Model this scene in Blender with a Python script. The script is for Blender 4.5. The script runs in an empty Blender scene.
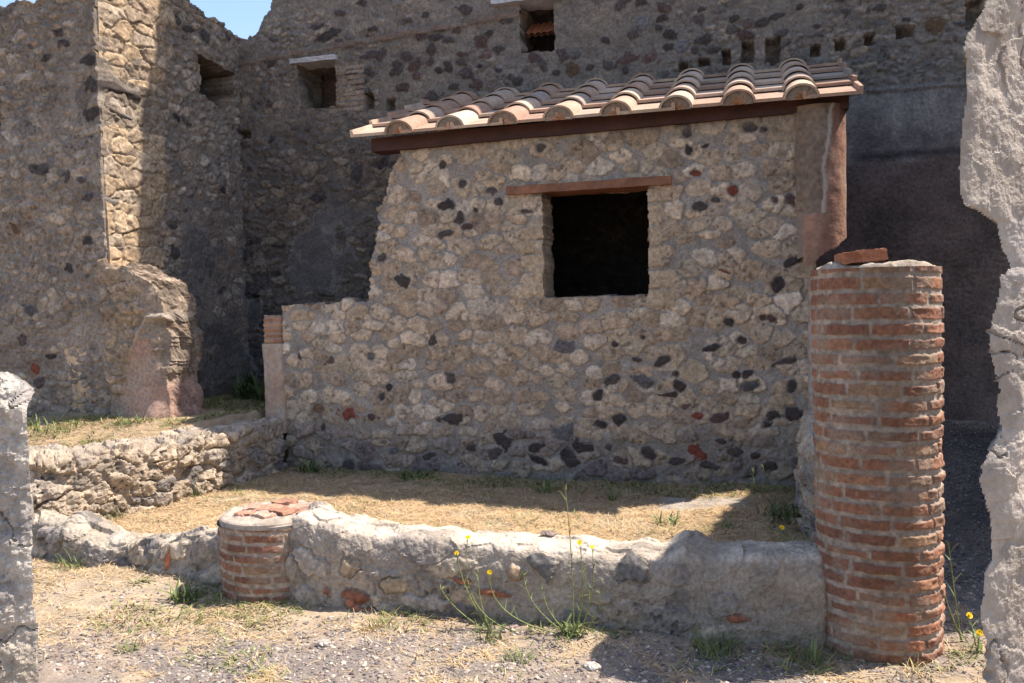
import bpy, math, random
import numpy as np
from mathutils import Vector, Matrix

# ------------------------------------------------------------------ camera
scene = bpy.context.scene
PITCH, ROLL, EYE = math.radians(2.76), math.radians(1.2), 1.5
cam_data = bpy.data.cameras.new('camera'); cam_data.sensor_width = 36.0
cam_data.lens = 850.0 / 1024.0 * 36.0; cam_data.clip_end = 1000.0
cam = bpy.data.objects.new('camera', cam_data); scene.collection.objects.link(cam)
cp, sp, cr, sr = math.cos(PITCH), math.sin(PITCH), math.cos(ROLL), math.sin(ROLL)
fw = Vector((0, cp, -sp)); up0 = Vector((0, sp, cp)); rt0 = Vector((1, 0, 0))
rt = rt0 * cr - up0 * sr; up = rt0 * sr + up0 * cr
m3 = Matrix((rt, up, -fw)).transposed()
cam.matrix_world = Matrix.Translation((0, 0, EYE)) @ m3.to_4x4()
scene.camera = cam

# ------------------------------------------------------------------ light
TH = math.radians(16.25)                       # the ruin stands turned by this much
EX, BX = (math.cos(TH), -math.sin(TH)), (math.sin(TH), math.cos(TH))
OX, OY = 0.234, 6.534
SUN_U, SUN_W = 0.57, 0.25                      # sun: to the right and behind, per unit of height
sx = EX[0] * SUN_U + BX[0] * SUN_W; sy = EX[1] * SUN_U + BX[1] * SUN_W
sun_vec = Vector((sx, sy, 1.0)).normalized()
SUN_EL = math.asin(sun_vec.z); SUN_AZ = math.atan2(sun_vec.x, sun_vec.y)
world = bpy.data.worlds.new('World'); scene.world = world; world.use_nodes = True
wn = world.node_tree.nodes; wl = world.node_tree.links; wn.clear()
wo = wn.new('ShaderNodeOutputWorld'); bg = wn.new('ShaderNodeBackground'); sk = wn.new('ShaderNodeTexSky')
sk.sky_type = 'NISHITA'; sk.sun_disc = False; sk.sun_elevation = SUN_EL; sk.sun_rotation = SUN_AZ
sk.air_density = 1.0; sk.dust_density = 1.0; sk.ozone_density = 0.8
bg.inputs['Strength'].default_value = 0.15
wl.new(sk.outputs[0], bg.inputs[0]); wl.new(bg.outputs[0], wo.inputs[0])
sd = bpy.data.lights.new('sun', 'SUN'); sd.energy = 5.0; sd.angle = math.radians(0.53); sd.color = (1.0, 0.93, 0.82)
so = bpy.data.objects.new('sun', sd); scene.collection.objects.link(so)
so.rotation_euler = sun_vec.to_track_quat('Z', 'Y').to_euler(); so.location = (6, 2, 12)
scene.view_settings.view_transform = 'Standard'; scene.view_settings.look = 'None'
scene.view_settings.exposure = 0.92; scene.view_settings.gamma = 1.0
scene.view_settings.use_curve_mapping = False
scene.render.engine = 'CYCLES'
scene.cycles.max_bounces = 6; scene.cycles.diffuse_bounces = 4

# ------------------------------------------------------------------ numpy noise
def hsh(ix, iy, s):
    h = (ix.astype(np.int64) * 374761393 + iy.astype(np.int64) * 668265263 + s * 974634777) & 0xffffffff
    h = ((h ^ (h >> 13)) * 1274126177) & 0xffffffff
    h = ((h ^ (h >> 16)) * 2246822519) & 0xffffffff
    return ((h ^ (h >> 15)) & 0xffffff) / float(0x1000000)
def vn(x, y, s=0):
    ix = np.floor(x); iy = np.floor(y); fx = x - ix; fy = y - iy
    fx = fx * fx * (3 - 2 * fx); fy = fy * fy * (3 - 2 * fy)
    a = hsh(ix, iy, s); b = hsh(ix + 1, iy, s); c = hsh(ix, iy + 1, s); d = hsh(ix + 1, iy + 1, s)
    return (a + (b - a) * fx) * (1 - fy) + (c + (d - c) * fx) * fy
def fbm(x, y, s=0, o=4, g=0.5):                # about -0.5 .. 0.5
    r = 0; a = 1; t = 0
    for i in range(o):
        r = r + a * (vn(x, y, s + i * 17) - 0.5); t += a; a *= g; x = x * 2.03 + 5.1; y = y * 2.03 + 1.7
    return r / t * 1.6
def sst(a, b, x):
    t = np.clip((x - a) / (b - a), 0, 1); return t * t * (3 - 2 * t)
def mix(a, b, t):
    t = np.asarray(t)[..., None] if np.ndim(t) else t
    return np.asarray(a) * (1 - t) + np.asarray(b) * t
def vor(U, V, cw, ch, s, jit=0.4, tilt=False):
    x = U / cw; y = V / ch; iy0 = np.floor(y); F1 = np.full(U.shape, 9.0); F2 = F1.copy()
    ci = np.zeros(U.shape); cj = np.zeros(U.shape); X = np.zeros(U.shape); Y = np.zeros(U.shape)
    for dj in (-1, 0, 1):
        jy = iy0 + dj; off = hsh(jy, jy * 0 + 7, s + 3); ix0 = np.floor(x + off)
        for di in (-1, 0, 1, 2, -2):
            jx = ix0 + di
            px = jx + 0.5 - off + (hsh(jx, jy, s) - 0.5) * 2 * jit; py = jy + 0.5 + (hsh(jx, jy, s + 1) - 0.5) * 2 * jit
            sz = hsh(jx, jy, s + 2)
            d = np.hypot(x - px, y - py) * (1.18 - 0.36 * sz)
            c1 = d < F1
            F2 = np.where(c1, F1, np.minimum(F2, d)); F1 = np.where(c1, d, F1)
            ci = np.where(c1, jx, ci); cj = np.where(c1, jy, cj)
            if tilt: X = np.where(c1, x - px, X); Y = np.where(c1, y - py, Y)
    return (F1, F2, ci, cj, X, Y) if tilt else (F1, F2, ci, cj)
def facets(U, V, cs, s, amp):                  # hewn look: every cell a plane with its own tilt
    u = U + cs * .5 * fbm(U / cs * .7, V / cs * .7, s + 50, 3); v = V + cs * .5 * fbm(U / cs * .7 + 9, V / cs * .7, s + 51, 3)
    F1, F2, ci, cj, X, Y = vor(u, v, cs, cs * .75, s, .45, True)
    return amp * ((hsh(ci, cj, s + 5) - .5) * 2 * X + (hsh(ci, cj, s + 6) - .5) * 2 * Y + (hsh(ci, cj, s + 7) - .5) * .8)
def pick(pal, r):                              # palette by random number
    pal = np.asarray(pal, float); k = np.minimum((r * len(pal)).astype(int), len(pal) - 1); return pal[k]

# ------------------------------------------------------------------ scene helpers
col = scene.collection
def local(u, w, z=0.0):
    return (OX + u * EX[0] + w * BX[0], OY + u * EX[1] + w * BX[1], z)
def tag(o, label, cat, group=None, kind=None):
    if label: o['label'] = label
    if cat: o['category'] = cat
    if group: o['group'] = group
    if kind: o['kind'] = kind
    return o
def thing(name, label, cat, u, w, z=0.0, group=None):
    o = bpy.data.objects.new(name, None); col.objects.link(o); o.empty_display_size = 0.1
    o.location = local(u, w, z); o.rotation_euler = (0, 0, -TH); o['base'] = (u, w, z)
    return tag(o, label, cat, group)
class Geo:
    """vertices (local u,w,z), faces, per-vertex colours -> one mesh object"""
    def __init__(s): s.v = []; s.q = []; s.t = []; s.c = []; s.n = 0; s.sm = []; s.tsm = []
    def add(s, V, C, quads=None, tris=None, smooth=True):
        V = np.asarray(V, float).reshape(-1, 3); C = np.asarray(C, float)
        if C.ndim == 1: C = np.tile(C, (len(V), 1))
        s.v.append(V); s.c.append(C.reshape(-1, 3))
        if quads is not None and len(quads):
            s.q.append(np.asarray(quads, np.int64) + s.n); s.sm.append(np.full(len(quads), smooth))
        if tris is not None and len(tris):
            s.t.append(np.asarray(tris, np.int64) + s.n); s.tsm.append(np.full(len(tris), smooth))
        s.n += len(V); return s
    def build(s, name, mat, parent=None, base=None, world=False):
        V = np.concatenate(s.v); C = np.concatenate(s.c)
        if parent is not None: base = tuple(parent['base'])
        if base is None: base = (0.0, 0.0, 0.0)
        if not world: V = V - np.asarray(base)[None]
        q = np.concatenate(s.q) if s.q else np.zeros((0, 4), np.int64)
        t = np.concatenate(s.t) if s.t else np.zeros((0, 3), np.int64)
        used = np.zeros(len(V), bool); used[q.ravel()] = True; used[t.ravel()] = True
        rm = np.cumsum(used) - 1; V = V[used]; C = C[used]; q = rm[q]; t = rm[t]
        me = bpy.data.meshes.new(name); me.vertices.add(len(V)); me.vertices.foreach_set('co', V.astype(np.float32).ravel())
        li = np.concatenate([q.ravel(), t.ravel()]); me.loops.add(len(li)); me.loops.foreach_set('vertex_index', li.astype(np.int32))
        ls = np.concatenate([np.arange(len(q)) * 4, len(q) * 4 + np.arange(len(t)) * 3]); lt = np.concatenate([np.full(len(q), 4), np.full(len(t), 3)])
        me.polygons.add(len(ls)); me.polygons.foreach_set('loop_start', ls.astype(np.int32)); me.polygons.foreach_set('loop_total', lt.astype(np.int32))
        sm = np.concatenate(s.sm + s.tsm); me.polygons.foreach_set('use_smooth', sm.astype(bool))
        me.update(calc_edges=True)
        at = me.color_attributes.new('Col', 'FLOAT_COLOR', 'POINT')
        at.data.foreach_set('color', np.concatenate([np.clip(C * np.asarray((1.06, .985, .955)), 0.004, 0.95), np.ones((len(C), 1))], 1).astype(np.float32).ravel())
        me.materials.append(mat)
        o = bpy.data.objects.new(name, me); col.objects.link(o)
        if parent is not None: o.parent = parent; o['base'] = base
        elif not world: o.location = local(*base); o.rotation_euler = (0, 0, -TH)
        return o
def rock_mat(name, bump=0.5, scale=60.0, rough=0.92, var=0.35, spec=0.2, big=0.0, depth=0.01):
    m = bpy.data.materials.new(name); m.use_nodes = True; n = m.node_tree.nodes; l = m.node_tree.links
    p = n['Principled BSDF']; p.inputs['Roughness'].default_value = rough; p.inputs['Specular IOR Level'].default_value = spec
    a = n.new('ShaderNodeAttribute'); a.attribute_name = 'Col'
    tc = n.new('ShaderNodeTexCoord')
    n1 = n.new('ShaderNodeTexNoise'); n1.inputs['Scale'].default_value = scale; n1.inputs['Detail'].default_value = 8; n1.inputs['Roughness'].default_value = 0.65
    n2 = n.new('ShaderNodeTexNoise'); n2.inputs['Scale'].default_value = scale * 0.12; n2.inputs['Detail'].default_value = 5
    l.new(tc.outputs['Object'], n1.inputs['Vector']); l.new(tc.outputs['Object'], n2.inputs['Vector'])
    mr = n.new('ShaderNodeMapRange'); mr.inputs[1].default_value = 0.3; mr.inputs[2].default_value = 0.7
    mr.inputs[3].default_value = 1 - var; mr.inputs[4].default_value = 1 + var
    l.new(n1.outputs[0], mr.inputs[0])
    mr2 = n.new('ShaderNodeMapRange'); mr2.inputs[1].default_value = 0.3; mr2.inputs[2].default_value = 0.7
    mr2.inputs[3].default_value = 1 - big; mr2.inputs[4].default_value = 1 + big
    l.new(n2.outputs[0], mr2.inputs[0])
    mu = n.new('ShaderNodeMath'); mu.operation = 'MULTIPLY'; l.new(mr.outputs[0], mu.inputs[0]); l.new(mr2.outputs[0], mu.inputs[1])
    vm = n.new('ShaderNodeVectorMath'); vm.operation = 'SCALE'; l.new(a.outputs['Color'], vm.inputs[0]); l.new(mu.outputs[0], vm.inputs['Scale'])
    l.new(vm.outputs[0], p.inputs['Base Color'])
    b = n.new('ShaderNodeBump'); b.inputs['Strength'].default_value = bump; b.inputs['Distance'].default_value = depth
    l.new(n1.outputs[0], b.inputs['Height']); l.new(b.outputs[0], p.inputs['Normal'])
    return m
M = dict(
    rubble=rock_mat('rubble_masonry', 0.7, 55, var=0.35, big=0.12),
    oldwall=rock_mat('old_masonry', 0.8, 40, var=0.4, big=0.18),
    brick=rock_mat('fired_brick', 0.6, 70, var=0.3, big=0.15, depth=0.006),
    plaster=rock_mat('weathered_plaster', 0.6, 35, var=0.22, big=0.15),
    fore=rock_mat('crumbling_plaster', 1.0, 30, var=0.2, big=0.12, depth=0.02),
    stone=rock_mat('pitted_stone', 1.0, 45, var=0.3, big=0.1, depth=0.015),
    tile=rock_mat('terracotta', 0.4, 50, var=0.18, big=0.15, depth=0.004),
    wood=rock_mat('stained_timber', 0.3, 40, var=0.25, big=0.2, rough=0.6, spec=0.3, depth=0.003),
    soil=rock_mat('dry_soil', 0.8, 80, var=0.3, big=0.2),
    pebble=rock_mat('lava_gravel', 0.3, 90, var=0.25),
    straw=rock_mat('dry_straw', 0.0, 30, var=0.15, rough=0.8),
    leaf=rock_mat('green_leaf', 0.0, 40, var=0.2, rough=0.6, spec=0.3),
    petal=rock_mat('yellow_petal', 0.0, 40, var=0.1, rough=0.6),
)
def grid_quads(ny, nx, wrap=False):
    i = np.arange(nx if wrap else nx - 1); j = np.arange(ny - 1); J, I = np.meshgrid(j, i, indexing='ij'); I2 = (I + 1) % nx
    return np.stack([J * nx + I, J * nx + I2, (J + 1) * nx + I2, (J + 1) * nx + I], -1).reshape(-1, 4)
def panel(ua, za, mask, field, place, thick, rings=3, rough=0.02, seed=0, geo=None, smooth=True):
    """relief wall face on the grid ua x za; kept where mask; its outline is carried back by the vector thick"""
    U, Z = np.meshgrid(ua, za); h, C = field(U, Z); K = mask(U, Z) if mask else np.ones(U.shape, bool)
    P = place(U, Z, h); ny, nx = U.shape; idx = np.arange(ny * nx).reshape(ny, nx)
    cell = K[:-1, :-1] & K[1:, :-1] & K[:-1, 1:] & K[1:, 1:]
    g = geo or Geo(); Q = grid_quads(ny, nx)[cell.ravel()]
    pad = np.zeros((ny + 1, nx + 1), bool); pad[1:-1, 1:-1] = cell
    E = []
    hh = pad[1:, 1:-1] & ~pad[:-1, 1:-1]; j, i = np.nonzero(hh); E.append(np.stack([idx[j, i + 1], idx[j, i]], 1))
    hh = ~pad[1:, 1:-1] & pad[:-1, 1:-1]; j, i = np.nonzero(hh); E.append(np.stack([idx[j, i], idx[j, i + 1]], 1))
    vv = pad[1:-1, 1:] & ~pad[1:-1, :-1]; j, i = np.nonzero(vv); E.append(np.stack([idx[j, i], idx[j + 1, i]], 1))
    vv = ~pad[1:-1, 1:] & pad[1:-1, :-1]; j, i = np.nonzero(vv); E.append(np.stack([idx[j + 1, i], idx[j, i]], 1))
    E = np.concatenate(E)
    Pf = P.reshape(-1, 3); Cf = C.reshape(-1, 3)
    g.add(Pf, Cf, Q, smooth=smooth)
    if thick is not None and len(E):
        bv = np.unique(E); rmap = np.zeros(ny * nx, int); rmap[bv] = np.arange(len(bv)); Eb = rmap[E]; nb = len(bv)
        rs = [Pf[bv]]; cs = [Cf[bv]]; u = U.ravel()[bv]; z = Z.ravel()[bv]
        for k in range(1, rings + 1):
            t = k / rings; d = t * np.linalg.norm(thick)
            j1 = fbm(u * 9 + d * 9, z * 9 - d * 5, seed + 40, 3) * rough * 2; j2 = fbm(z * 9 + d * 8, u * 9 + d * 7, seed + 60, 3) * rough * 2
            q = Pf[bv] + np.asarray(thick) * t; q[:, 2] += j1; q[:, 0] += j2; rs.append(q)
            cv = 0.75 + 0.5 * vn(u * 11 + d * 11, z * 13 + d * 9, seed + 5); cs.append(Cf[bv] * cv[:, None])
        qs = []
        for k in range(rings): qs.append(np.stack([Eb[:, 0] + k * nb, Eb[:, 1] + k * nb, Eb[:, 1] + (k + 1) * nb, Eb[:, 0] + (k + 1) * nb], 1))
        g.add(np.concatenate(rs), np.concatenate(cs), np.concatenate(qs), smooth=False)
    return g
def face_w(w0):                                # a face looking towards -w
    return lambda U, Z, h: np.stack([U, w0 - h, Z], -1)
def face_u(u0):                                # a face looking towards +u (grid runs along w)
    return lambda Wc, Z, h: np.stack([u0 + h, Wc, Z], -1)
def box(g, lo, hi, c, bev=0.0):
    x0, y0, z0 = lo; x1, y1, z1 = hi
    V = [(x0, y0, z0), (x1, y0, z0), (x1, y1, z0), (x0, y1, z0), (x0, y0, z1), (x1, y0, z1), (x1, y1, z1), (x0, y1, z1)]
    return g.add(V, c, [(0, 3, 2, 1), (4, 5, 6, 7), (0, 1, 5, 4), (1, 2, 6, 5), (2, 3, 7, 6), (3, 0, 4, 7)], smooth=False)
def rough_box(g, lo, hi, c, seed=0, n=(8, 3, 3), amp=0.01, rot=None, cvar=0.25):
    """a box with subdivided, slightly irregular faces"""
    lo = np.asarray(lo, float); hi = np.asarray(hi, float); ctr = (lo + hi) / 2
    def face(a, b, k, val):
        A, B = np.meshgrid(np.linspace(0, 1, n[a] + 1), np.linspace(0, 1, n[b] + 1)); P = np.zeros(A.shape + (3,))
        P[..., a] = A; P[..., b] = B; P[..., k] = val; return P, A.shape
    for a, b, k in ((0, 1, 2), (1, 2, 0), (2, 0, 1)):
        for val in (0, 1):
            P, sh = face(a, b, k, val); X = lo + P * (hi - lo)
            q = X * 23.0
            for ax in range(3):
                X[..., ax] += amp * 2 * fbm(q[..., 0] + 3.1 * q[..., 2] + ax * 31, q[..., 1] + 1.7 * q[..., 2], seed + ax, 2)
            if rot is not None: X = (X - ctr) @ np.asarray(rot).T + ctr
            cc = np.asarray(c) * (1 - cvar / 2 + cvar * vn(q[..., 0] * .8, q[..., 2] * .8 + q[..., 1], seed))[..., None]
            Q = grid_quads(*sh); Q = Q if val else Q[:, ::-1]
            g.add(X, cc, Q, smooth=False)
    return g
def apply_stones(U, Z, h, C, lst, cols, seed, mortar, relief=0.012, gap=0.18, ragged=1.0, shrink=.95):
    """single stones listed by place and size, each with its ragged outline"""
    for k, (x, z, a, b, t) in enumerate(lst):
        s = (np.abs(U - x) < a * 1.7) & (np.abs(Z - z) < b * 1.9)
        if not s.any(): continue
        rg = random.Random(seed * 1000 + k); r = rg.uniform(-0.45, 0.45)
        dx = U[s] - x; dz = Z[s] - z; X = (dx * math.cos(r) + dz * math.sin(r)) / (a * shrink); Y = (-dx * math.sin(r) + dz * math.cos(r)) / (b * shrink)
        pw = rg.uniform(1.3, 2.8)
        rho = (np.abs(X) ** pw + np.abs(Y) ** pw) ** (1 / pw) * (1 + ragged * fbm(U[s] * 16, Z[s] * 16, seed + k, 4))
        ins = sst(1.04, 0.86, rho); ring = sst(1.0 + gap * 1.4, 1.0 + gap * 0.4, rho)
        c0 = np.asarray(cols[t]) * rg.uniform(0.75, 1.3); cs = c0 * (0.7 + 0.6 * vn(U[s] * 60, Z[s] * 60, seed + 9))[:, None]
        hm = h[s] * (1 - ring); hh = hm + ins * relief * (0.6 + 0.4 * (1 - np.clip(rho, 0, 1) ** 2) + 0.5 * fbm(U[s] * 25, Z[s] * 25, seed + k, 2))
        h[s] = hh; C[s] = mix(mix(C[s], mortar, ring * 0.85), cs, ins)
    return h, C
# ------------------------------------------------------------------ measured stones (metres on the wall: u, z, half width, half height, kind)
HUT_STONES=[(-1.15,1.67,0.063,0.039,'d'),(-0.90,1.21,0.023,0.067,'d'),(-1.31,1.87,0.039,0.031,'d'),(-0.75,2.04,0.070,0.039,'d'),(-1.65,0.60,0.070,0.067,'r'),(-1.45,0.57,0.047,0.035,'m'),(-1.28,0.82,0.039,0.035,'d'),(-0.76,0.57,0.078,0.051,'d'),(-0.76,0.89,0.035,0.035,'d'),(-0.33,0.41,0.067,0.059,'d'),(-0.40,0.30,0.078,0.047,'d'),(-1.80,1.04,0.039,0.035,'m'),(-1.93,0.64,0.047,0.039,'b'),(-2.09,1.06,0.020,0.039,'d'),(-1.89,0.49,0.027,0.031,'d'),(-1.44,1.07,0.031,0.031,'g'),(-1.35,0.74,0.027,0.031,'d'),(-0.87,0.56,0.031,0.027,'d'),(0.18,1.14,0.067,0.059,'g'),(0.54,0.89,0.086,0.039,'d'),(0.77,0.88,0.078,0.047,'g'),(1.04,0.84,0.055,0.043,'d'),(0.92,1.03,0.055,0.035,'d'),(0.73,1.04,0.043,0.023,'d'),(1.01,0.94,0.023,0.023,'d'),(0.95,0.78,0.055,0.020,'m'),(1.52,0.94,0.051,0.031,'d'),(1.44,0.93,0.031,0.023,'d'),(1.52,0.84,0.055,0.035,'g'),(0.45,0.55,0.059,0.039,'d'),(0.59,0.59,0.067,0.047,'d'),(0.29,0.37,0.094,0.059,'d'),(-0.08,0.36,0.078,0.047,'d'),(0.50,0.38,0.039,0.035,'d'),(1.30,0.61,0.067,0.047,'m'),(1.16,0.63,0.047,0.031,'r'),(1.07,0.69,0.039,0.027,'m'),(1.16,0.36,0.070,0.039,'r'),(1.41,0.37,0.070,0.039,'d'),(1.66,0.58,0.039,0.039,'d'),(1.39,1.31,0.047,0.035,'d'),(1.26,1.12,0.059,0.027,'d'),(0.77,1.21,0.027,0.023,'d'),(1.36,1.68,0.047,0.012,'r'),(1.63,1.34,0.039,0.031,'m'),(0.43,0.76,0.035,0.039,'d'),(1.34,0.44,0.055,0.027,'d'),(0.80,0.33,0.059,0.039,'d'),(1.57,0.35,0.055,0.031,'d'),(0.17,0.48,0.098,0.055,'g'),(-0.76,2.26,0.067,0.043,'d'),(-0.38,2.36,0.051,0.031,'d'),(-0.62,2.42,0.043,0.031,'d'),(-0.78,2.58,0.027,0.027,'d'),(-0.33,2.26,0.051,0.027,'d'),(-0.65,2.16,0.031,0.047,'d'),(-0.52,2.21,0.023,0.023,'d'),(-0.58,2.09,0.043,0.023,'m'),(0.02,2.65,0.039,0.035,'d'),(1.11,2.70,0.035,0.063,'d'),(1.12,2.56,0.035,0.043,'d'),(1.54,2.69,0.078,0.055,'d'),(1.64,2.66,0.035,0.020,'d'),(1.24,2.58,0.027,0.016,'d'),(1.16,2.39,0.047,0.023,'r'),(1.43,2.25,0.039,0.031,'r'),(1.21,2.15,0.067,0.035,'d'),(1.31,2.19,0.035,0.016,'d'),(-0.12,2.18,0.047,0.027,'m'),(1.84,2.16,0.055,0.039,'m'),(1.72,2.17,0.020,0.023,'m'),(1.81,1.73,0.067,0.039,'d'),(1.72,1.56,0.051,0.051,'d'),(1.78,1.03,0.070,0.023,'d'),(1.68,1.34,0.031,0.031,'m'),(1.83,0.86,0.039,0.039,'d'),(1.69,0.64,0.055,0.031,'d'),(1.82,0.66,0.051,0.047,'d'),(-0.04,0.26,0.086,0.035,'d'),(-0.61,0.34,0.047,0.031,'d'),(0.24,0.25,0.055,0.035,'d'),(0.59,0.28,0.063,0.031,'m'),(1.00,0.28,0.070,0.035,'d'),(1.25,0.26,0.055,0.031,'d'),(1.67,0.28,0.055,0.035,'d'),(-0.95,0.27,0.051,0.031,'d'),(-1.26,0.30,0.047,0.027,'g'),(1.48,1.18,0.035,0.023,'d'),(0.56,1.15,0.031,0.020,'d')]
BACK_STONES=[(-2.29,3.79,0.077,0.058,'d'),(-2.11,3.80,0.077,0.044,'d'),(-2.19,3.71,0.087,0.034,'d'),(-2.19,3.61,0.082,0.039,'d'),(-1.79,3.79,0.063,0.077,'d'),(-1.62,3.81,0.087,0.058,'m'),(-1.59,3.71,0.058,0.048,'m'),(-1.73,3.61,0.058,0.044,'m'),(-2.01,3.96,0.136,0.053,'d'),(-1.52,4.11,0.068,0.044,'m'),(-1.34,4.13,0.068,0.039,'d'),(-1.38,4.05,0.063,0.034,'d'),(-1.24,4.02,0.053,0.034,'d'),(-1.16,4.09,0.044,0.034,'m'),(-1.09,4.15,0.039,0.034,'m'),(-0.92,3.96,0.068,0.058,'m'),(-1.13,3.87,0.053,0.029,'m'),(-1.41,3.94,0.058,0.068,'d'),(-1.69,3.90,0.063,0.048,'d'),(-1.08,3.68,0.087,0.048,'d'),(-1.35,3.74,0.048,0.039,'d'),(-1.25,3.75,0.044,0.053,'d'),(-1.13,3.79,0.058,0.034,'d'),(-1.44,3.83,0.039,0.034,'d'),(-1.22,3.57,0.058,0.034,'d'),(-0.97,3.58,0.058,0.039,'m'),(-1.43,3.50,0.073,0.063,'d'),(-2.54,4.19,0.145,0.048,'d'),(-2.06,4.21,0.068,0.029,'d'),(-1.66,4.25,0.048,0.029,'d'),(-1.48,4.28,0.044,0.034,'d'),(-1.07,4.28,0.077,0.048,'d'),(-0.68,4.15,0.068,0.039,'d'),(-2.38,4.40,0.068,0.039,'d'),(-2.16,4.48,0.058,0.034,'d'),(-3.24,3.58,0.058,0.039,'d'),(-3.20,3.99,0.044,0.034,'d'),(-0.87,3.85,0.068,0.044,'m'),(-0.77,3.89,0.063,0.039,'d'),(-0.85,4.03,0.044,0.039,'d'),(-0.65,3.58,0.048,0.044,'d'),(0.42,4.18,0.082,0.048,'d'),(0.61,4.16,0.063,0.034,'d'),(0.61,3.97,0.087,0.063,'g'),(0.51,3.88,0.053,0.044,'d'),(0.27,3.86,0.044,0.029,'d'),(0.80,4.09,0.053,0.039,'m'),(0.78,4.00,0.058,0.034,'d'),(0.76,3.92,0.048,0.029,'d'),(0.85,3.85,0.063,0.044,'d'),(0.84,3.74,0.053,0.039,'d'),(0.96,3.73,0.058,0.058,'g'),(1.11,3.95,0.073,0.053,'d'),(1.12,4.04,0.044,0.029,'d'),(1.16,3.77,0.073,0.048,'d'),(1.07,3.69,0.044,0.048,'d'),(1.24,3.67,0.063,0.029,'d'),(1.41,3.93,0.058,0.039,'d'),(1.39,3.83,0.058,0.044,'d'),(1.49,3.77,0.077,0.048,'m'),(1.64,3.86,0.068,0.048,'d'),(1.53,3.85,0.048,0.034,'m'),(0.67,3.67,0.087,0.058,'m'),(0.47,3.67,0.087,0.053,'m'),(-0.41,3.78,0.058,0.044,'m'),(-0.33,3.70,0.053,0.063,'d'),(-0.14,3.77,0.053,0.058,'d'),(-0.02,3.76,0.068,0.044,'g'),(-0.03,3.63,0.068,0.068,'b'),(0.45,3.58,0.044,0.053,'d'),(0.29,3.63,0.053,0.048,'d'),(-0.58,3.57,0.073,0.058,'d'),(-0.26,3.92,0.044,0.029,'d'),(1.82,3.76,0.058,0.034,'d'),(2.09,3.79,0.048,0.034,'d'),(2.58,3.89,0.068,0.044,'d'),(1.77,3.91,0.068,0.024,'d'),(2.32,3.88,0.053,0.029,'d'),(1.96,3.96,0.048,0.029,'d'),(3.01,3.71,0.077,0.058,'b'),(-2.68,2.67,0.044,0.029,'d'),(-2.31,3.04,0.039,0.029,'d'),(-3.54,2.24,0.044,0.044,'d'),(-3.60,2.01,0.044,0.039,'d'),(-3.19,2.90,0.039,0.024,'d'),(-2.86,3.18,0.044,0.024,'d'),(-2.70,2.74,0.058,0.024,'d'),(1.03,3.52,0.044,0.029,'d'),(0.12,3.64,0.048,0.039,'d'),(-0.21,3.62,0.048,0.034,'d'),(-0.94,3.74,0.039,0.029,'d')]
BACK_HOLES=[(0.96,3.55,0.044,0.044),(1.15,3.58,0.044,0.029),(1.34,3.59,0.039,0.063),(1.52,3.63,0.053,0.087),(1.73,3.63,0.058,0.097),(2.08,3.59,0.039,0.048),(2.28,3.61,0.048,0.048),(2.51,3.64,0.039,0.044),(2.79,3.67,0.063,0.044),(3.30,3.75,0.068,0.121),(-3.58,3.29,0.102,0.048),(-3.48,1.56,0.039,0.044),(-2.10,3.50,0.044,0.077),(-1.88,3.46,0.044,0.058)]

DARK = dict(d=(.060, .050, .047), m=(.088, .058, .052), r=(.16, .05, .034), b=(.13, .085, .055), g=(.10, .095, .098))

# ------------------------------------------------------------------ ground
def lerp_path(w, pts):
    p = np.asarray(pts); return np.interp(w, p[:, 0], p[:, 1])
BED = [(-6.0, -6.5), (-2.6, -3.55), (-2.2, -3.2), (-1.75, -2.85), (-1.3, -2.64), (-0.7, -2.48), (0.3, -2.42)]      # w -> u of the bed wall's middle
LOWL = [(-8.0, -2.2), (-3.2, -2.05), (-2.65, -2.12), (-1.9, -2.18), (-1.45, -2.28), (-0.9, -2.42), (2.0, -2.43), (8, -2.43)]   # u -> w of the low front walls' middle
def ground_h(u, w):
    u = np.asarray(u, float); w = np.asarray(w, float)
    lw = lerp_path(u, LOWL); g = 0.11 * sst(-0.08, 0.14, w - lw)
    bu = lerp_path(w, BED); terr = sst(0.10, -0.10, u - bu)
    terr = np.maximum(terr * sst(-2.7, -2.45, w), 0)
    up = np.where(w > 0.12, np.maximum(terr, sst(-2.2, -2.35, u)), terr)
    g = g * (1 - up) + (0.50 + 0.10 * sst(-1.6, -0.4, w)) * up
    pas = sst(1.95, 2.2, u); g = g * (1 - pas) + 0.40 * sst(-2.4, 1.5, w) * pas
    n = fbm(u * 1.3, w * 1.3, 5, 4) * 0.05 + fbm(u * 9, w * 9, 8, 3) * 0.018
    return g + n
def axis(a, b, st, far):
    m = np.arange(a, b + st / 2, st); o = st * 1.6 ** np.arange(1, 40); o = np.cumsum(o); o = o[o < far]
    return np.concatenate([(a - o)[::-1], m, b + o])
uu = axis(-5.2, 3.9, 0.022, 300); ww = axis(-3.6, 1.8, 0.022, 300)
GU, GW = np.meshgrid(uu, ww); GZ = ground_h(GU, GW)
def gravel_amount(u, w):
    x = OX + u * EX[0] + w * BX[0]; y = OY + u * EX[1] + w * BX[1]
    a = sst(4.3, 3.5, y + 0.7 * fbm(u * 2.2, w * 2.2, 71, 4) - 0.05 * np.clip(x, -3, 3)) * sst(-.42, .05, fbm(u * 6, w * 6, 77, 4)) * sst(-2.35, -2.6, w - (lerp_path(u, LOWL) + 2.43))
    a = np.maximum(a, sst(1.95, 2.3, u + 0.2 * fbm(u * 3, w * 3, 72, 2)) * sst(-2.75, -2.2, w))
    return a
ga = gravel_amount(GU, GW)
straw_c = mix((.40, .29, .165), (.33, .24, .143), sst(-.3, .3, fbm(GU * 3, GW * 3, 20, 4))); straw_c = mix(straw_c, (.33, .29, .20), sst(.05, .35, fbm(GU * 4.5, GW * 4.5, 25, 5)) * .7)
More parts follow.
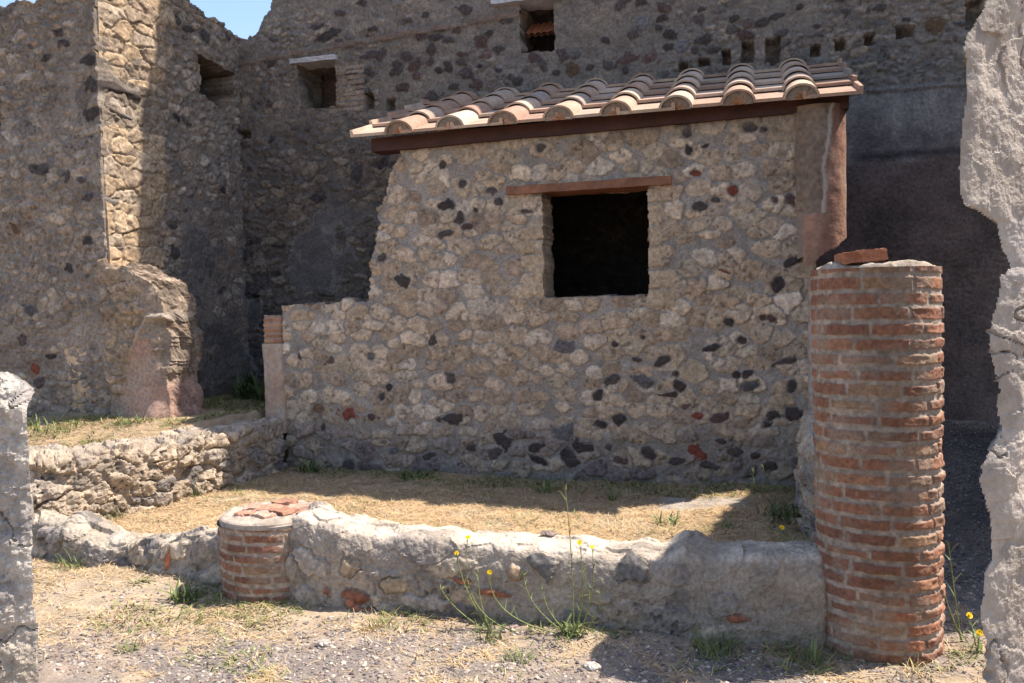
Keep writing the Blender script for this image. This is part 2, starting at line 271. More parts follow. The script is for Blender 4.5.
grav_c = mix((.175, .158, .148), (.26, .22, .18), sst(-.3, .3, fbm(GU * 5, GW * 5, 21, 4)))
front = sst(-2.3, -2.6, GW - (lerp_path(GU, LOWL) + 2.43)) * (1 - ga)
GC = mix(straw_c, grav_c, ga); GC = mix(GC, np.asarray((.335, .285, .215)), front * 0.8); GC = mix(GC, np.asarray((.30, .245, .175)), sst(-.2, .0, lerp_path(GW, BED) - GU) * sst(-2.2, -2.0, GW - (lerp_path(GU, LOWL) + 2.43)) * .6); GC = mix(GC, np.asarray((.30, .29, .27)), sst(.2, .12, np.maximum(np.abs(GU - 1.22) / 2.2, np.abs(GW + .55)) + .05 * fbm(GU * 8, GW * 8, 24, 3)) * .8)
g = Geo(); g.add(np.stack([GU, GW, GZ], -1), GC, grid_quads(*GU.shape)); tag(g.build('ground', M['soil']), None, None, kind='structure')

# ------------------------------------------------------------------ hut
hut = thing('stone_hut', 'rubble stone hut with dark square window under a sloping terracotta tile roof', 'hut', 0.4, 0.0, 0.1)
MORT = np.asarray((.25, .228, .203))
PALE = [(.40, .32, .24), (.36, .28, .20), (.42, .345, .265), (.34, .27, .195), (.45, .385, .31), (.39, .315, .235), (.32, .25, .185), (.41, .335, .255), (.36, .30, .225), (.28, .22, .165)]
def rubble_field(seed, cw, ch, pal, mort, relief, rad=(.40, .22), warp=0.05, mix_dark=0.0, dcol=(.06, .052, .052), cover=.10, edge=.05, tl=1.0):
    def f(U, Z):
        u = U + warp * fbm(U * 6, Z * 6, seed + 1, 3); z = Z + warp * 0.8 * fbm(U * 6 + 40, Z * 6, seed + 2, 3)
        F1, F2, ci, cj, X, Y = vor(u, z, cw, ch, seed, .42, True)
        r1 = hsh(ci, cj, seed + 11); r2 = hsh(ci, cj, seed + 12); r3 = hsh(ci, cj, seed + 13)
        d = np.minimum((F2 - F1) * 0.55, (rad[0] + rad[1] * r2) - F1) + 0.10 * fbm(U * 30, Z * 30, seed + 3, 4, .6) - cover * sst(-.12, .25, fbm(U * 3.5, Z * 3.5, seed + 15, 4))
        t = sst(0.0, edge, d)
        C = pick(pal, r1) * (0.82 + 0.36 * r3)[..., None]
        if mix_dark: C = np.where((hsh(ci, cj, seed + 14) < mix_dark)[..., None], np.asarray(dcol) * (0.7 + 0.7 * r3)[..., None], C)
        pit = vn(U * 55, Z * 55, seed + 6) * vn(U * 27, Z * 27, seed + 7)
        C = C * (0.72 + 0.56 * vn(U * 38, Z * 38, seed + 4))[..., None] * (1 - 0.45 * sst(.42, .62, pit))[..., None]
        Cm = mort * (0.85 + 0.3 * vn(U * 22, Z * 22, seed + 5))[..., None] * (0.88 + 0.24 * vn(U * 3, Z * 3, seed + 8))[..., None]
        h = t * relief * (0.3 + 0.9 * r3 + tl * ((r2 - .5) * 2 * X + (hsh(ci, cj, seed + 16) - .5) * 2 * Y)) + t * relief * 0.25 * sst(0, .3, d) + relief * 0.8 * fbm(U * 24, Z * 24, seed + 9, 4, .6) - relief * 0.5 * sst(.42, .62, pit) * t
        return h, mix(Cm, C, t), d
    return f
hf = rubble_field(101, .172, .116, PALE, MORT, .012, rad=(.45, .26), warp=.06, cover=.02, edge=.04)
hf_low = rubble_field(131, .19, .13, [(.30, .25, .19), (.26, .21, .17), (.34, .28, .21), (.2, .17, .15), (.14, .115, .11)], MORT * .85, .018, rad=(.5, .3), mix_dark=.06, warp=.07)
def blocks(U, Z, u0, u1, z0, z1, ch, seed):       # squared stones beside the window
    s = (U > u0 - .02) & (U < u1 + .02) & (Z > z0) & (Z < z1); u = U[s]; z = Z[s]
    j = np.floor((z - z0) / ch); fz = (z - z0) / ch - j; wj = 0.55 + .45 * hsh(j, j * 0, seed)
    lo = np.where(hsh(j, j * 0 + 3, seed) < .5, u0, u0 + (u1 - u0) * (1 - wj)); e = np.minimum(np.minimum(fz, 1 - fz) * ch, np.minimum(u - lo, u1 - u)) + .006 * fbm(u * 30, z * 30, seed, 3)
    return s, sst(.004, .014, e), hsh(j, np.floor((u - u0) / .13), seed + 5)
def hut_field(U, Z):
    h, C, d = hf(U, Z); h2, C2, _ = hf_low(U, Z)
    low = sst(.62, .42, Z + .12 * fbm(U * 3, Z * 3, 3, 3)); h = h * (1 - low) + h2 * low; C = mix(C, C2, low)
    for a in ((-.16, .045, 1.53, 2.06, .108, 51), (.80, 1.02, 1.42, 1.72, .145, 52), (.81, .93, 1.72, 2.3, .16, 53)):
        s, t, r = blocks(U, Z, *a)
        h[s] = h[s] * (1 - t) + t * (.012 + .006 * r); cc = pick([(.38, .30, .21), (.34, .265, .18), (.41, .33, .235)], r) * (.78 + .44 * vn(U[s] * 45, Z[s] * 45, 9))[:, None]
        C[s] = mix(mix(C[s], MORT, .0), cc, t)
    h, C = apply_stones(U, Z, h, C, HUT_STONES, DARK, 7, MORT)
    top = sst(2.66, 2.74, Z); C = mix(C, MORT * .8, top * .6)
    h = h + 0.03 * fbm(U * 1.2, Z * 1.2, 66, 3)
    return h, C
def hut_mask(U, Z):
    n = .06 * fbm(U * 6, Z * 9, 33, 3) + .018 * fbm(U * 22, Z * 22, 34, 2)
    left = np.where(Z < 1.515 + n, -2.25, np.interp(Z, [1.5, 1.6, 1.95, 2.3, 2.6, 2.8], [-1.47, -1.46, -1.42, -1.32, -1.16, -1.13]) + n * 1.3)
    win = (U > .028 + n * .3) & (U < .812 + n * .4) & (Z > 1.522 + n * .3) & (Z < 2.322)
    return (U > left) & (U < 1.945) & (Z < 2.80) & (Z > -.15) & ~win
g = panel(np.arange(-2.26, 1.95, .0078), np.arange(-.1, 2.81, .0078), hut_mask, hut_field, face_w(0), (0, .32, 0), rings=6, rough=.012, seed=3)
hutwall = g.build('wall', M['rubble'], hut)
# side walls, inner floor
def coarse(u): return rubble_field(u, .19, .13, PALE, MORT, .02)
def drop(f): return lambda U, Z: f(U, Z)[:2]
g = panel(np.arange(.30, 1.46, .03), np.arange(0, 3.2, .03), lambda W_, Z: Z < 2.68 + .33 * (W_ + .2), drop(coarse(151)), lambda Wc, Z, h: np.stack([-1.13 - h, Wc, Z], -1), (.25, 0, 0), rings=2)
tag(g.build('side_wall', M['rubble'], hut), None, None)
g = panel(np.arange(.15, 1.46, .03), np.arange(0, 3.2, .03), lambda W_, Z: Z < 2.68 + .33 * (W_ + .2), drop(coarse(161)), face_u(1.99), (-.25, 0, 0), rings=2)
g.build('side_wall', M['rubble'], hut)
# window lintel and eaves beam: old red-brown timber
def beam(g, P0, P1, hw, hh, c, n=30, seed=0):
    P0 = np.asarray(P0, float); P1 = np.asarray(P1, float); t = np.linspace(0, 1, n); ring = [(-1, -1), (-1, 1), (1, 1), (1, -1)]; V = []; C = []
    for k, tt in enumerate(t):
        p = P0 + (P1 - P0) * tt
        for (a, b) in ring:
            j = .004 * (vn(np.array([tt * 14. + a * 7]), np.array([b * 3.3]), seed)[0] - .5) * 2
            V.append((p[0], p[1] + a * (hw + j), p[2] + b * (hh + j))); C.append(np.asarray(c) * (.75 + .5 * vn(np.array([tt * 30 + a]), np.array([b * 5.]), seed + 1)[0]))
    Q = []
    for k in range(n - 1):
        for i in range(4): Q.append((k * 4 + i, k * 4 + (i + 1) % 4, k * 4 + 4 + (i + 1) % 4, k * 4 + 4 + i))
    Q += [(0, 3, 2, 1), ((n - 1) * 4, (n - 1) * 4 + 1, (n - 1) * 4 + 2, (n - 1) * 4 + 3)]
    return g.add(V, C, Q, smooth=False)
g = beam(Geo(), (-.25, .10, 2.342), (1.0, .10, 2.349), .158, .031, (.19, .085, .045), seed=5); g.build('window_lintel', M['wood'], hut)
g = beam(Geo(), (-1.36, .02, 2.762), (2.20, .02, 2.815), .085, .052, (.048, .018, .013), seed=8); g.build('eaves_beam', M['wood'], hut)
# roof: pan tiles in stepped rows, ridges of cover tiles over the joints
RS = math.tan(math.radians(20.5)); W0, Z0 = -.21, 2.784
TILEC = [(.40, .29, .22), (.44, .345, .265), (.35, .245, .185), (.45, .365, .295), (.31, .21, .16), (.38, .305, .245), (.33, .285, .25), (.38, .265, .20)]
rng = random.Random(4)
def slope_pt(u, s, hgt):                           # s along the slope from the eaves, hgt above it
    c, sn = math.cos(math.radians(20.5)), math.sin(math.radians(20.5)); s = np.asarray(s, float); hgt = np.asarray(hgt, float)
    return np.stack(np.broadcast_arrays(u, W0 + s * c - hgt * sn, Z0 + .015 * (np.asarray(u) + 1.4) / 3.6 + s * sn + hgt * c), -1)
g = Geo()
ROWS, EXP = 5, .395
cov = [-1.049 + .42 * k for k in range(8)]; pans = [(-1.465, -1.052)] + [(cov[k] + .003, cov[k + 1] - .003) for k in range(7)] + [(cov[7] + .003, 2.275)]
for r in range(ROWS):
    for (a, b) in pans:
        c = np.asarray(rng.choice(TILEC)) * rng.uniform(.85, 1.12); ds = rng.uniform(-.012, .012); L = .47 if r < ROWS - 1 else .19
        prof = [(a, -.006), (a, .046), (a + .024, .046), (a + .030, .016), (b - .030, .016), (b - .024, .046), (b, .046), (b, -.006)]
        V = []; n = 6
        for k in range(n + 1):
            s = r * EXP + ds + L * k / n
            for (x, hh) in prof: V.append(slope_pt(x + rng.uniform(-.002, .002), s, hh + (.022 if r == 0 else .036) * (1 - k / n) + .004 + rng.uniform(-.001, .001)))
        Q = [(k * 8 + i, k * 8 + (i + 1) % 8, k * 8 + 8 + (i + 1) % 8, k * 8 + 8 + i) for k in range(n) for i in range(8)]
        Q += [(0, 1, 2, 3), (0, 3, 4, 7), (4, 5, 6, 7)]; Q = [q[::-1] for q in Q]
        C = np.stack([c * rng.uniform(.92, 1.08) for _ in V]); g.add(V, C, Q, smooth=False)
roof = g.build('tiled_roof', M['tile'], hut)
for ku, u in enumerate(cov):
    g = Geo()
    for r in range(ROWS):
        c = np.asarray(rng.choice(TILEC)) * rng.uniform(.85, 1.12); ds = rng.uniform(-.015, .015) + (-.012 if r == 0 else 0); L = .47 if r < ROWS - 1 else .19; n, m = 8, 18; tilt = rng.uniform(-.03, .03)
        V = []; C = []; T = .017
        for side in (0, 1):
            for k in range(n + 1):
                t = k / n; R = (.118 - .016 * t) - side * T
                for i in range(m + 1):
                    a = math.pi * i / m; x = u + math.cos(a) * R + tilt * (t - .5) * .4; hh = math.sin(a) * R * .80 + .012 + .018 * (1 - t)
                    V.append(slope_pt(x, r * EXP + ds + L * t, hh)); C.append(c * (.9 + .2 * rng.random()))
        N = (n + 1) * (m + 1); idx = lambda sd, k, i: sd * N + k * (m + 1) + i; Q = []
        for k in range(n):
            for i in range(m):
                Q.append((idx(0, k, i), idx(0, k, i + 1), idx(0, k + 1, i + 1), idx(0, k + 1, i))); Q.append((idx(1, k, i), idx(1, k + 1, i), idx(1, k + 1, i + 1), idx(1, k, i + 1)))
        g.add(V, np.stack(C), Q, smooth=True)
        Q = []
        for i in range(m):
            Q.append((idx(0, 0, i), idx(1, 0, i), idx(1, 0, i + 1), idx(0, 0, i + 1))); Q.append((idx(0, n, i), idx(0, n, i + 1), idx(1, n, i + 1), idx(1, n, i)))
        g.add(V, np.stack(C) * .9, Q, smooth=False)
        if r == 0:                                 # mortar plug under the first cover tile
            P = []; CC = []
            for k in range(6):
                rr = .103 * k / 5
                for i in range(m + 1):
                    a = math.pi * i / m; P.append(slope_pt(u + math.cos(a) * rr, -.004 + .012 * rng.random(), .016 + math.sin(a) * (rr * .80 + .012))); CC.append(mix((.30, .15, .075), (.20, .175, .15), min(1, max(0, k / 5 * 2.2 - .5 + rng.uniform(-.1, .1))))) 
            g.add(P, np.stack(CC), grid_quads(6, m + 1), smooth=False)
    g.build('cover_tile_ridge', M['tile'], roof)
# corner column, engaged in the hut's right end: plaster and bare masonry
def round_panel(uc, wc, rad, a0, a1, na, za, field, mask, thick):
    aa = np.linspace(a0, a1, na)
    def place(A, Z, h):
        R = (rad(Z) if callable(rad) else rad) + h; return np.stack([uc + np.cos(A) * R, wc - np.sin(A) * R, Z], -1)
    return panel(aa, za, mask, lambda A, Z: field(A, Z), place, thick, rings=2, rough=.004)
def cornercol_field(A, Z):
    s = -A * .19; n = .05 * fbm(s * 8, Z * 8, 5, 3)
    x = np.cos(A) * .19                               # across
    bare = (x < np.interp(Z, [2.03, 2.06, 2.40, 2.74, 2.8], [-.13, .02, .03, .07, .09]) + n * .35) & (Z > 2.05 + n * .2)
    edge = np.abs(x - (np.interp(Z, [2.03, 2.06, 2.40, 2.74, 2.8], [-.13, .02, .03, .07, .09]) + n * .35 + .012)) < .012
    F1, F2, ci, cj = vor(s, Z, .12, .06, 88); tt = sst(0, .12, F2 - F1)
    Cb = mix((.15, .128, .108), (.19, .145, .11), tt) * (.75 + .5 * vn(s * 40, Z * 40, 6))[..., None]
    Cp = mix((.245, .135, .098), (.275, .17, .125), sst(-.2, .3, fbm(s * 9, Z * 4, 9, 4))) * (.85 + .3 * vn(s * 30, Z * 12, 7))[..., None]
    Cp = mix(Cp, (.36, .27, .21), sst(.1, .35, fbm(s * 5 + 3, Z * 3, 15, 4)) * .6)
    C = np.where(bare[..., None], Cb, Cp); C = np.where((edge & (Z > 2.05))[..., None], np.asarray((.34, .30, .26)), C)
    h = np.where(bare, .004 + .006 * tt, .02) + .006 * fbm(s * 12, Z * 12, 21, 3); return h, C
def cornercol_mask(A, Z):
    x = np.cos(A) * .19; n = .04 * fbm(x * 14, Z * 14, 19, 3)
    return (Z > np.interp(x, [-.2, -.06, .0, .1, .19], [1.66, 1.70, 1.745, 1.80, 1.88]) + n * .5) & (x > np.where(Z < 2.08, -.105, -.16) + n * .3)
g = round_panel(2.0, .06, .172, math.pi + .3, -.9, 90, np.arange(1.5, 2.80, .011), cornercol_field, cornercol_mask, None)
# solid core behind the plaster shell
cz = np.arange(1.60, 2.80, .04); ca = np.linspace(0, 2 * math.pi, 40); CA, CZ = np.meshgrid(ca, cz); lowz = np.interp(np.cos(CA) * .15, [-.2, 0, .19], [1.72, 1.80, 1.95]) 
g.add(np.stack([2.0 + np.cos(CA) * .155, .06 - np.sin(CA) * .155, np.maximum(CZ, lowz)], -1), (.24, .2, .165), grid_quads(*CA.shape), smooth=False)
lw = np.interp(np.cos(ca) * .15, [-.2, 0, .19], [1.72, 1.80, 1.95])
g.add(np.concatenate([np.stack([2.0 + np.cos(ca) * .155, .06 - np.sin(ca) * .155, lw], -1), [[2.0, .06, 1.84]]]), (.24, .2, .165), tris=[(i, i + 1, 40) for i in range(39)], smooth=False)
cc_ = g.build('corner_column', M['plaster'], hut); cc_['label'] = 'broken reddish plastered column hanging at the hut corner'
# strip of old plaster still standing below it
def strip_field(U, Z):
    h = .015 + .014 * fbm(U * 14, Z * 9, 91, 4); C = mix((.30, .19, .14), (.5, .46, .41), sst(-.02, .06, .045 - np.abs(U - 1.955 - .02 * fbm(Z * 5, Z * 0, 3, 3))))
    return h, C * (.85 + .3 * vn(U * 60, Z * 30, 5))[..., None]
g = panel(np.arange(1.90, 2.02, .008), np.arange(.1, 1.75, .008), lambda U, Z: (U > 1.925) & (U < 1.99 + .03 * fbm(Z * 6, U * 6, 4, 3)), strip_field, face_w(-.01), (0, .3, 0), rings=3)
g.build('plaster_strip', M['plaster'], hut)

# ------------------------------------------------------------------ tall back wall
back = thing('house_wall', 'tall dark rubble house wall with small windows rising behind the tiled hut', 'wall', 1.0, 1.5, 0.4)
OLD = [(.18, .15, .125), (.145, .125, .108), (.21, .175, .138), (.16, .132, .112), (.11, .10, .094), (.22, .188, .157), (.135, .114, .10), (.19, .16, .132)]
OMORT = np.asarray((.142, .129, .117))
bf1 = rubble_field(201, .12, .062, OLD, OMORT, .017, rad=(.5, .3), warp=.08, mix_dark=.05, cover=.12)
bf2 = rubble_field(221, .17, .08, OLD, OMORT * .9, .020, rad=(.55, .35), warp=.08, mix_dark=.08, cover=.18)
def string_z(U): return 4.04 + .052 * (U + 3.37)
def back_field(U, Z):
    h1, C1, _ = bf1(U, Z); h2, C2, _ = bf2(U, Z)
    lo = sst(3.5, 3.2, Z + .3 * fbm(U * 2, Z * 2, 12, 3)) * sst(-.6, -1.4, U); h = h1 * (1 - lo) + h2 * lo; C = mix(C1, C2 * .8, lo)
    upper = sst(4.05, 4.25, Z); C = C * (1 + .22 * upper)[..., None]
    pl = sst(-.12, .10, fbm(U * 1.7, Z * 1.7, 31, 4) + .05) * (1 - lo); C = mix(C, OMORT * np.asarray((1.08, 1.05, 1.0)), pl * .6); h = h * (1 - pl * .65)
    # smooth plaster on the right, darker below
    n = .05 * fbm(U * 5, Z * 5, 41, 4); rz = sst(1.75, 1.95, U) * sst(3.215, 3.19, Z + n * .5 - .008 * (U - 2.4))
    cp = mix((.165, .15, .142), (.27, .245, .225), sst(-.25, .25, fbm(U * 4, Z * 4, 44, 6, .65)))
    cp = mix(cp, mix((.10, .078, .070), (.18, .135, .118), sst(-.3, .3, fbm(U * 3 + 7, Z * 2.4, 48, 6, .65))), sst(2.62, 2.56, Z + n * 1.2) * .85); cp = mix(cp, (.045, .042, .045), sst(.06, .0, np.abs(Z - 2.66 - .5 * n)) * sst(2.3, 2.5, U) * .8)
    cp = mix(cp, (.16, .15, .15), sst(.30, .42, fbm(U * 9, Z * 9, 47, 3)) * .35)
    C = mix(C, cp, rz); h = h * (1 - rz * .8)
    ledge = sst(.03, .0, np.abs(Z - 3.205 + n * .5)) * sst(1.75, 1.95, U); h = h + ledge * .02
    # plaster remnants low on the left, with pale edges
    d = fbm(U * 1.3 + 9, Z * 1.1, 52, 4); zone = sst(-1.3, -1.5, U) * sst(2.55, 2.4, Z)
    pp = sst(.04, .07, d) * zone; C = mix(C, (.105, .10, .10), pp * .75); h = h * (1 - pp * .85) + pp * .012
    pe = sst(.028, .008, np.abs(d - .055)) * zone; C = mix(C, (.21, .205, .20), pe * .45)
    h, C = apply_stones(U, Z, h, C, BACK_STONES, DARK, 17, OMORT * 1.05, relief=.02)
    for (x, z, a, b) in BACK_HOLES:
        s = (np.abs(U - x) < a * 2) & (np.abs(Z - z) < b * 2); rho = np.maximum(np.abs(U[s] - x) / a, np.abs(Z[s] - z) / b) * (1 + .5 * fbm(U[s] * 12, Z[s] * 12, 71, 2))
        h[s] = h[s] - .16 * sst(1.06, .9, rho)
    # string course of thin bricks
    sz = Z - string_z(U) - .012 * fbm(U * 4, U * 0, 13, 3); inb = (sz > -.03) & (sz < .03); k = np.floor(U / .16 + np.floor(sz / .03) * .5)
    on = inb & (U > -3.62) & (U < -.5) & (hsh(k, np.floor(sz / .03), 33) < .85); C = np.where(on[..., None], pick([(.165, .12, .095), (.14, .11, .092), (.16, .138, .118)], hsh(k, k * 0, 34)), C); h = np.where(on, .028, h)
    # thin brick patches round the left window
    bp = (U > -2.55) & (U < -2.15) & (Z > 3.42) & (Z < 3.9) & (fbm(U * 3, Z * 3, 36, 2) > -.12); fz = (Z / .052) % 1; kk = np.floor(U / .19 + np.floor(Z / .052) * .37)
    C = np.where((bp & (fz < .68))[..., None], pick([(.22, .17, .13), (.2, .15, .12), (.25, .2, .16)], hsh(kk, np.floor(Z / .052), 37)), C)
    inner_shade = sst(-1.35, -1.2, U) * sst(1.85, 1.7, U) * sst(3.3, 3.1, Z); C = C * (1 - .8 * inner_shade)[..., None]  # painted shade: darkens the wall seen through the hut window
    h = h + .06 * fbm(U * .8, Z * .8, 77, 3)
    return h, C
def back_top(U):
    return np.interp(U, [-3.9, -3.72, -3.5, -3.38, -3.28, -3.2, -2.9, -2.0, -1.1, -.1, .3, 4.9, 5.3, 9], [4.36, 4.31, 4.27, 4.32, 4.48, 4.56, 5.4, 7.2, 9.2, 8.9, 8.1, 8.1, 7.1, 7.1])  # unseen part above the frame, shaped to shade the roof and return face
def back_mask(U, Z):
    n = .10 * fbm(U * 5, U * 0 + 3, 55, 4) + .03 * fbm(U * 20, Z * 20, 56, 2)
    m = .03 * fbm(U * 12, Z * 12, 57, 3)
    w1 = (U > -2.885 + m * .6) & (U < -2.475 + m) & (Z > 3.50 + m) & (Z < 3.955); w2 = (U > -.535 + m * .6) & (U < -.22 + m * .6) & (Z > 3.83 + m) & (Z < 4.32)
    return (Z < back_top(U) + n) & ~w1 & ~w2
ub = np.concatenate([np.arange(-3.9, 3.7, .0098), np.arange(3.7, 9, .15)]); zb = np.concatenate([np.arange(.15, 4.75, .0098), np.arange(4.75, 9.2, .12)])
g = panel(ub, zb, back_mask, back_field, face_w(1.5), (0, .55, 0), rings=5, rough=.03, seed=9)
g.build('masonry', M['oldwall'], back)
def slab(name, lo, hi, c, mat, parent, seed, amp=.006):
    g = rough_box(Geo(), lo, hi, c, seed, (14, 3, 3), amp); return g.build(name, mat, parent)
slab('window_lintel', (-2.96, 1.445, 3.945), (-2.44, 1.72, 3.992), (.40, .40, .41), M['plaster'], back, 3)
slab('window_lintel', (-.80, 1.43, 4.285), (-.12, 1.75, 4.36), (.45, .46, .48), M['plaster'], back, 4)
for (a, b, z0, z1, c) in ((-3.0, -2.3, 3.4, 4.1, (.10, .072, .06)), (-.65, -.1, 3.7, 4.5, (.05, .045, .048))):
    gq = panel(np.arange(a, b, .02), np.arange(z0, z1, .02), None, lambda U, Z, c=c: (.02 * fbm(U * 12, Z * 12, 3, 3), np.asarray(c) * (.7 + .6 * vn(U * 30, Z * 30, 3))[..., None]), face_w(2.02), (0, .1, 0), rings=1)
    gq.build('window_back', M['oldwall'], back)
g = Geo()                                             # clay tiles seen through the upper window
tu = np.linspace(-.52, -.24, 57); tt = np.linspace(0, 1, 6); TU, TT = np.meshgrid(tu, tt)
g.add(np.stack([TU, 1.62 + .25 * TT, 4.02 + .17 * TT + .018 * np.abs(np.sin(TU * 52))], -1), mix((.33, .125, .06), (.26, .1, .055), vn(TU * 30, TT * 3, 3)), grid_quads(6, 57), smooth=True)
g.add(np.stack([TU, 1.64 + .25 * TT, 4.0 + .17 * TT + .018 * np.abs(np.sin(TU * 52))], -1), (.25, .1, .055), grid_quads(6, 57)[:, ::-1], smooth=True)
g.build('clay_tiles', M['tile'], back)

# ------------------------------------------------------------------ left ruin: front face, sunlit return face, broken stub
left = thing('ruined_wall', 'high ruined rubble wall at left with a sunlit return face and a broken plastered stub', 'wall', -4.2, -.46, 0.5)
LOLD = [(.23, .195, .16), (.195, .17, .145), (.26, .222, .178), (.21, .178, .148), (.165, .148, .135), (.29, .252, .21), (.185, .155, .13), (.235, .185, .142)]
LM = np.asarray((.195, .172, .148))
lf = rubble_field(301, .13, .075, LOLD, LM, .014, rad=(.48, .28), warp=.08, mix_dark=.03, cover=.11)
def left_field(U, Z):
    h, C, _ = lf(U, Z); up_ = sst(2.9, 3.3, Z); C = C * (1 - .14 * up_)[..., None]
    h, C = apply_stones(U, Z, h, C, [(-3.66, 3.35, .085, .06, 'd'), (-3.66, 3.13, .09, .05, 'd'), (-4.28, 3.72, .03, .04, 'd'), (-4.5, 1.25, .045, .05, 'd'), (-4.4, 1.0, .04, .05, 'r'), (-4.42, 1.5, .05, .06, 'g'), (-4.1, 2.75, .05, .06, 'g'), (-3.95, 2.6, .03, .05, 'd'), (-4.55, 2.2, .06, .05, 'b')], DARK, 27, LM)
    pl = sst(.02, .12, fbm(U * 2.2, Z * 2.2, 61, 4)) * sst(1.7, 1.2, Z) * .7; C = mix(C, (.27, .235, .20), pl); h = h * (1 - pl * .6)
    return h + .05 * fbm(U * 1.5, Z * 1.5, 62, 3), C
def left_mask(U, Z):
    n = .10 * fbm(U * 4, U * 0, 65, 4) + .03 * fbm(U * 18, Z * 18, 66, 2)
    return (Z < np.interp(U, [-6, -4.7, -4.45, -4.2, -3.98, -3.7, -3.5], [4.18, 4.10, 4.13, 4.10, 4.16, 4.26, 4.28]) + n) & (U < -3.600 + .008 * fbm(Z * 6, Z * 0, 67, 3))
g = panel(np.concatenate([np.arange(-7, -5.2, .05), np.arange(-5.2, -3.55, .009)]), np.arange(.3, 4.4, .009), left_mask, left_field, face_w(-.46), (0, .5, 0), rings=3, rough=.03, seed=13)
g.build('front_face', M['oldwall'], left)
# return face looking right: squared ochre blocks near the corner, rubble beyond
def side_field(Wc, Z):
    h, C, _ = rubble_field(331, .15, .085, LOLD, LM * .9, .018, rad=(.55, .3), mix_dark=.05, warp=.08, cover=.18)(Wc, Z)
    u = Wc + .05 * fbm(Wc * 6, Z * 6, 4, 3); z = Z + .05 * fbm(Wc * 6 + 9, Z * 6, 5, 3); F1, F2, ci, cj = vor(u, z, .26, .135, 340, .42)
    t = sst(.02, .10, F2 - F1 + .05 * fbm(Wc * 30, Z * 30, 8, 2)); r = hsh(ci, cj, 343); zone = sst(.42, .20, Wc - .09 * (Z - 3) + .25 * fbm(Wc * 7, Z * 7, 349, 3))
    bc = pick([(.36, .275, .185), (.33, .25, .165), (.39, .305, .21), (.28, .22, .16), (.34, .28, .21)], r); bc = np.where((np.abs(Z - 3.25) < .2)[..., None], np.asarray((.17, .14, .11)), bc) * (.7 + .6 * vn(Wc * 45, Z * 45, 9))[..., None]
    hb = t * .020 * (.4 + .8 * hsh(ci, cj, 344)) + .018 * fbm(Wc * 16, Z * 16, 345, 5, .6) + facets(Wc, Z, .14, 351, .016); C = mix(C, mix((.28, .23, .165), bc, t), zone); h = h * (1 - zone) + hb * zone; ed = sst(-.38, -.445, Wc); h = h * (1 - .7 * ed) + .008 * ed
    pz = sst(2.62, 2.52, Z + .05 * fbm(Wc * 5, Z * 5, 346, 3)) * sst(.42, .55, Wc); d = fbm(Wc * 1.6, Z * 1.3, 347, 4); C = mix(C, (.115, .112, .112), pz * sst(-.12, -.05, d) * .75); h = h * (1 - pz * .7)
    C = mix(C, (.21, .205, .20), pz * sst(.03, .01, np.abs(d + .08)) * .45)
    bot = sst(2.05, 1.95, Z) * zone; C = mix(C, (.46, .34, .22), bot * .7)
    return h + .05 * fbm(Wc * 1.5, Z * 1.5, 348, 3), C
def side_mask(Wc, Z):
    n = .08 * fbm(Wc * 5, Wc * 0, 81, 4) + .03 * fbm(Wc * 18, Z * 18, 82, 2); m = .05 * fbm(Wc * 9, Z * 9, 83, 3)
    hole = (Wc > .86 + m) & (Wc < 1.40 + m) & (Z > 3.52 + m + .25 * np.abs(Wc - 1.15)) & (Z < 3.95 + m * .5 - .12 * (Wc - .86))
    return (Z < np.interp(Wc, [-.5, .0, .45, .8, 1.2, 1.6], [4.3, 4.38, 4.45, 4.42, 4.34, 4.32]) + n) & ~hole
g = panel(np.arange(-.445, 1.62, .0095), np.arange(.35, 4.65, .0095), side_mask, side_field, face_u(-3.60), (-.48, 0, 0), rings=4, rough=.03, seed=15)
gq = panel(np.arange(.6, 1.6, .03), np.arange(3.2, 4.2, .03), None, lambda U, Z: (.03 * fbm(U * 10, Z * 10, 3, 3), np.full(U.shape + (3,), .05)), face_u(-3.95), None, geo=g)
g.build('return_face', M['oldwall'], left)
# stub of broken wall at the foot
def stub_field(U, Z):
    h, C, _ = rubble_field(361, .2, .11, [(.25, .20, .15), (.28, .22, .16), (.23, .19, .15), (.29, .24, .19)], np.asarray((.215, .178, .142)), .018, rad=(.55, .35), cover=.2, warp=.08)(U, Z)
    n = .05 * fbm(U * 4, Z * 4, 91, 4); pk = sst(0, .05, np.interp(U, [-3.56, -3.48, -3.32, -3.2, -3.12, -3.06, -3.0], [.6, .85, 1.28, 1.25, 1.05, .9, .7]) - Z + n) * sst(-3.52, -3.4, U + n)
    C = mix(C, mix((.35, .24, .195), (.31, .24, .195), sst(-.2, .2, fbm(U * 5, Z * 5, 92, 4))), pk * .9); h = h * (1 - pk * .8)
    cap = sst(.05, .0, np.abs(np.interp(U, [-3.4, -3.2, -3.0, -2.85], [1.1, 1.42, 1.42, 1.25]) - Z - n)) * sst(-3.4, -3.3, U); C = mix(C, (.34, .30, .255), cap * .8); h = h + .03 * cap
    up_ = sst(1.35, 1.5, Z - n); h = h + up_ * .04 + .10 * fbm(U * 2.2, Z * 2.2, 93, 3); C = mix(C, (.36, .28, .195), sst(-.05, .15, n * 4) * up_ * .5)
    rd = sst(-3.24, -3.06, U); return h - .06 * rd ** 2, C
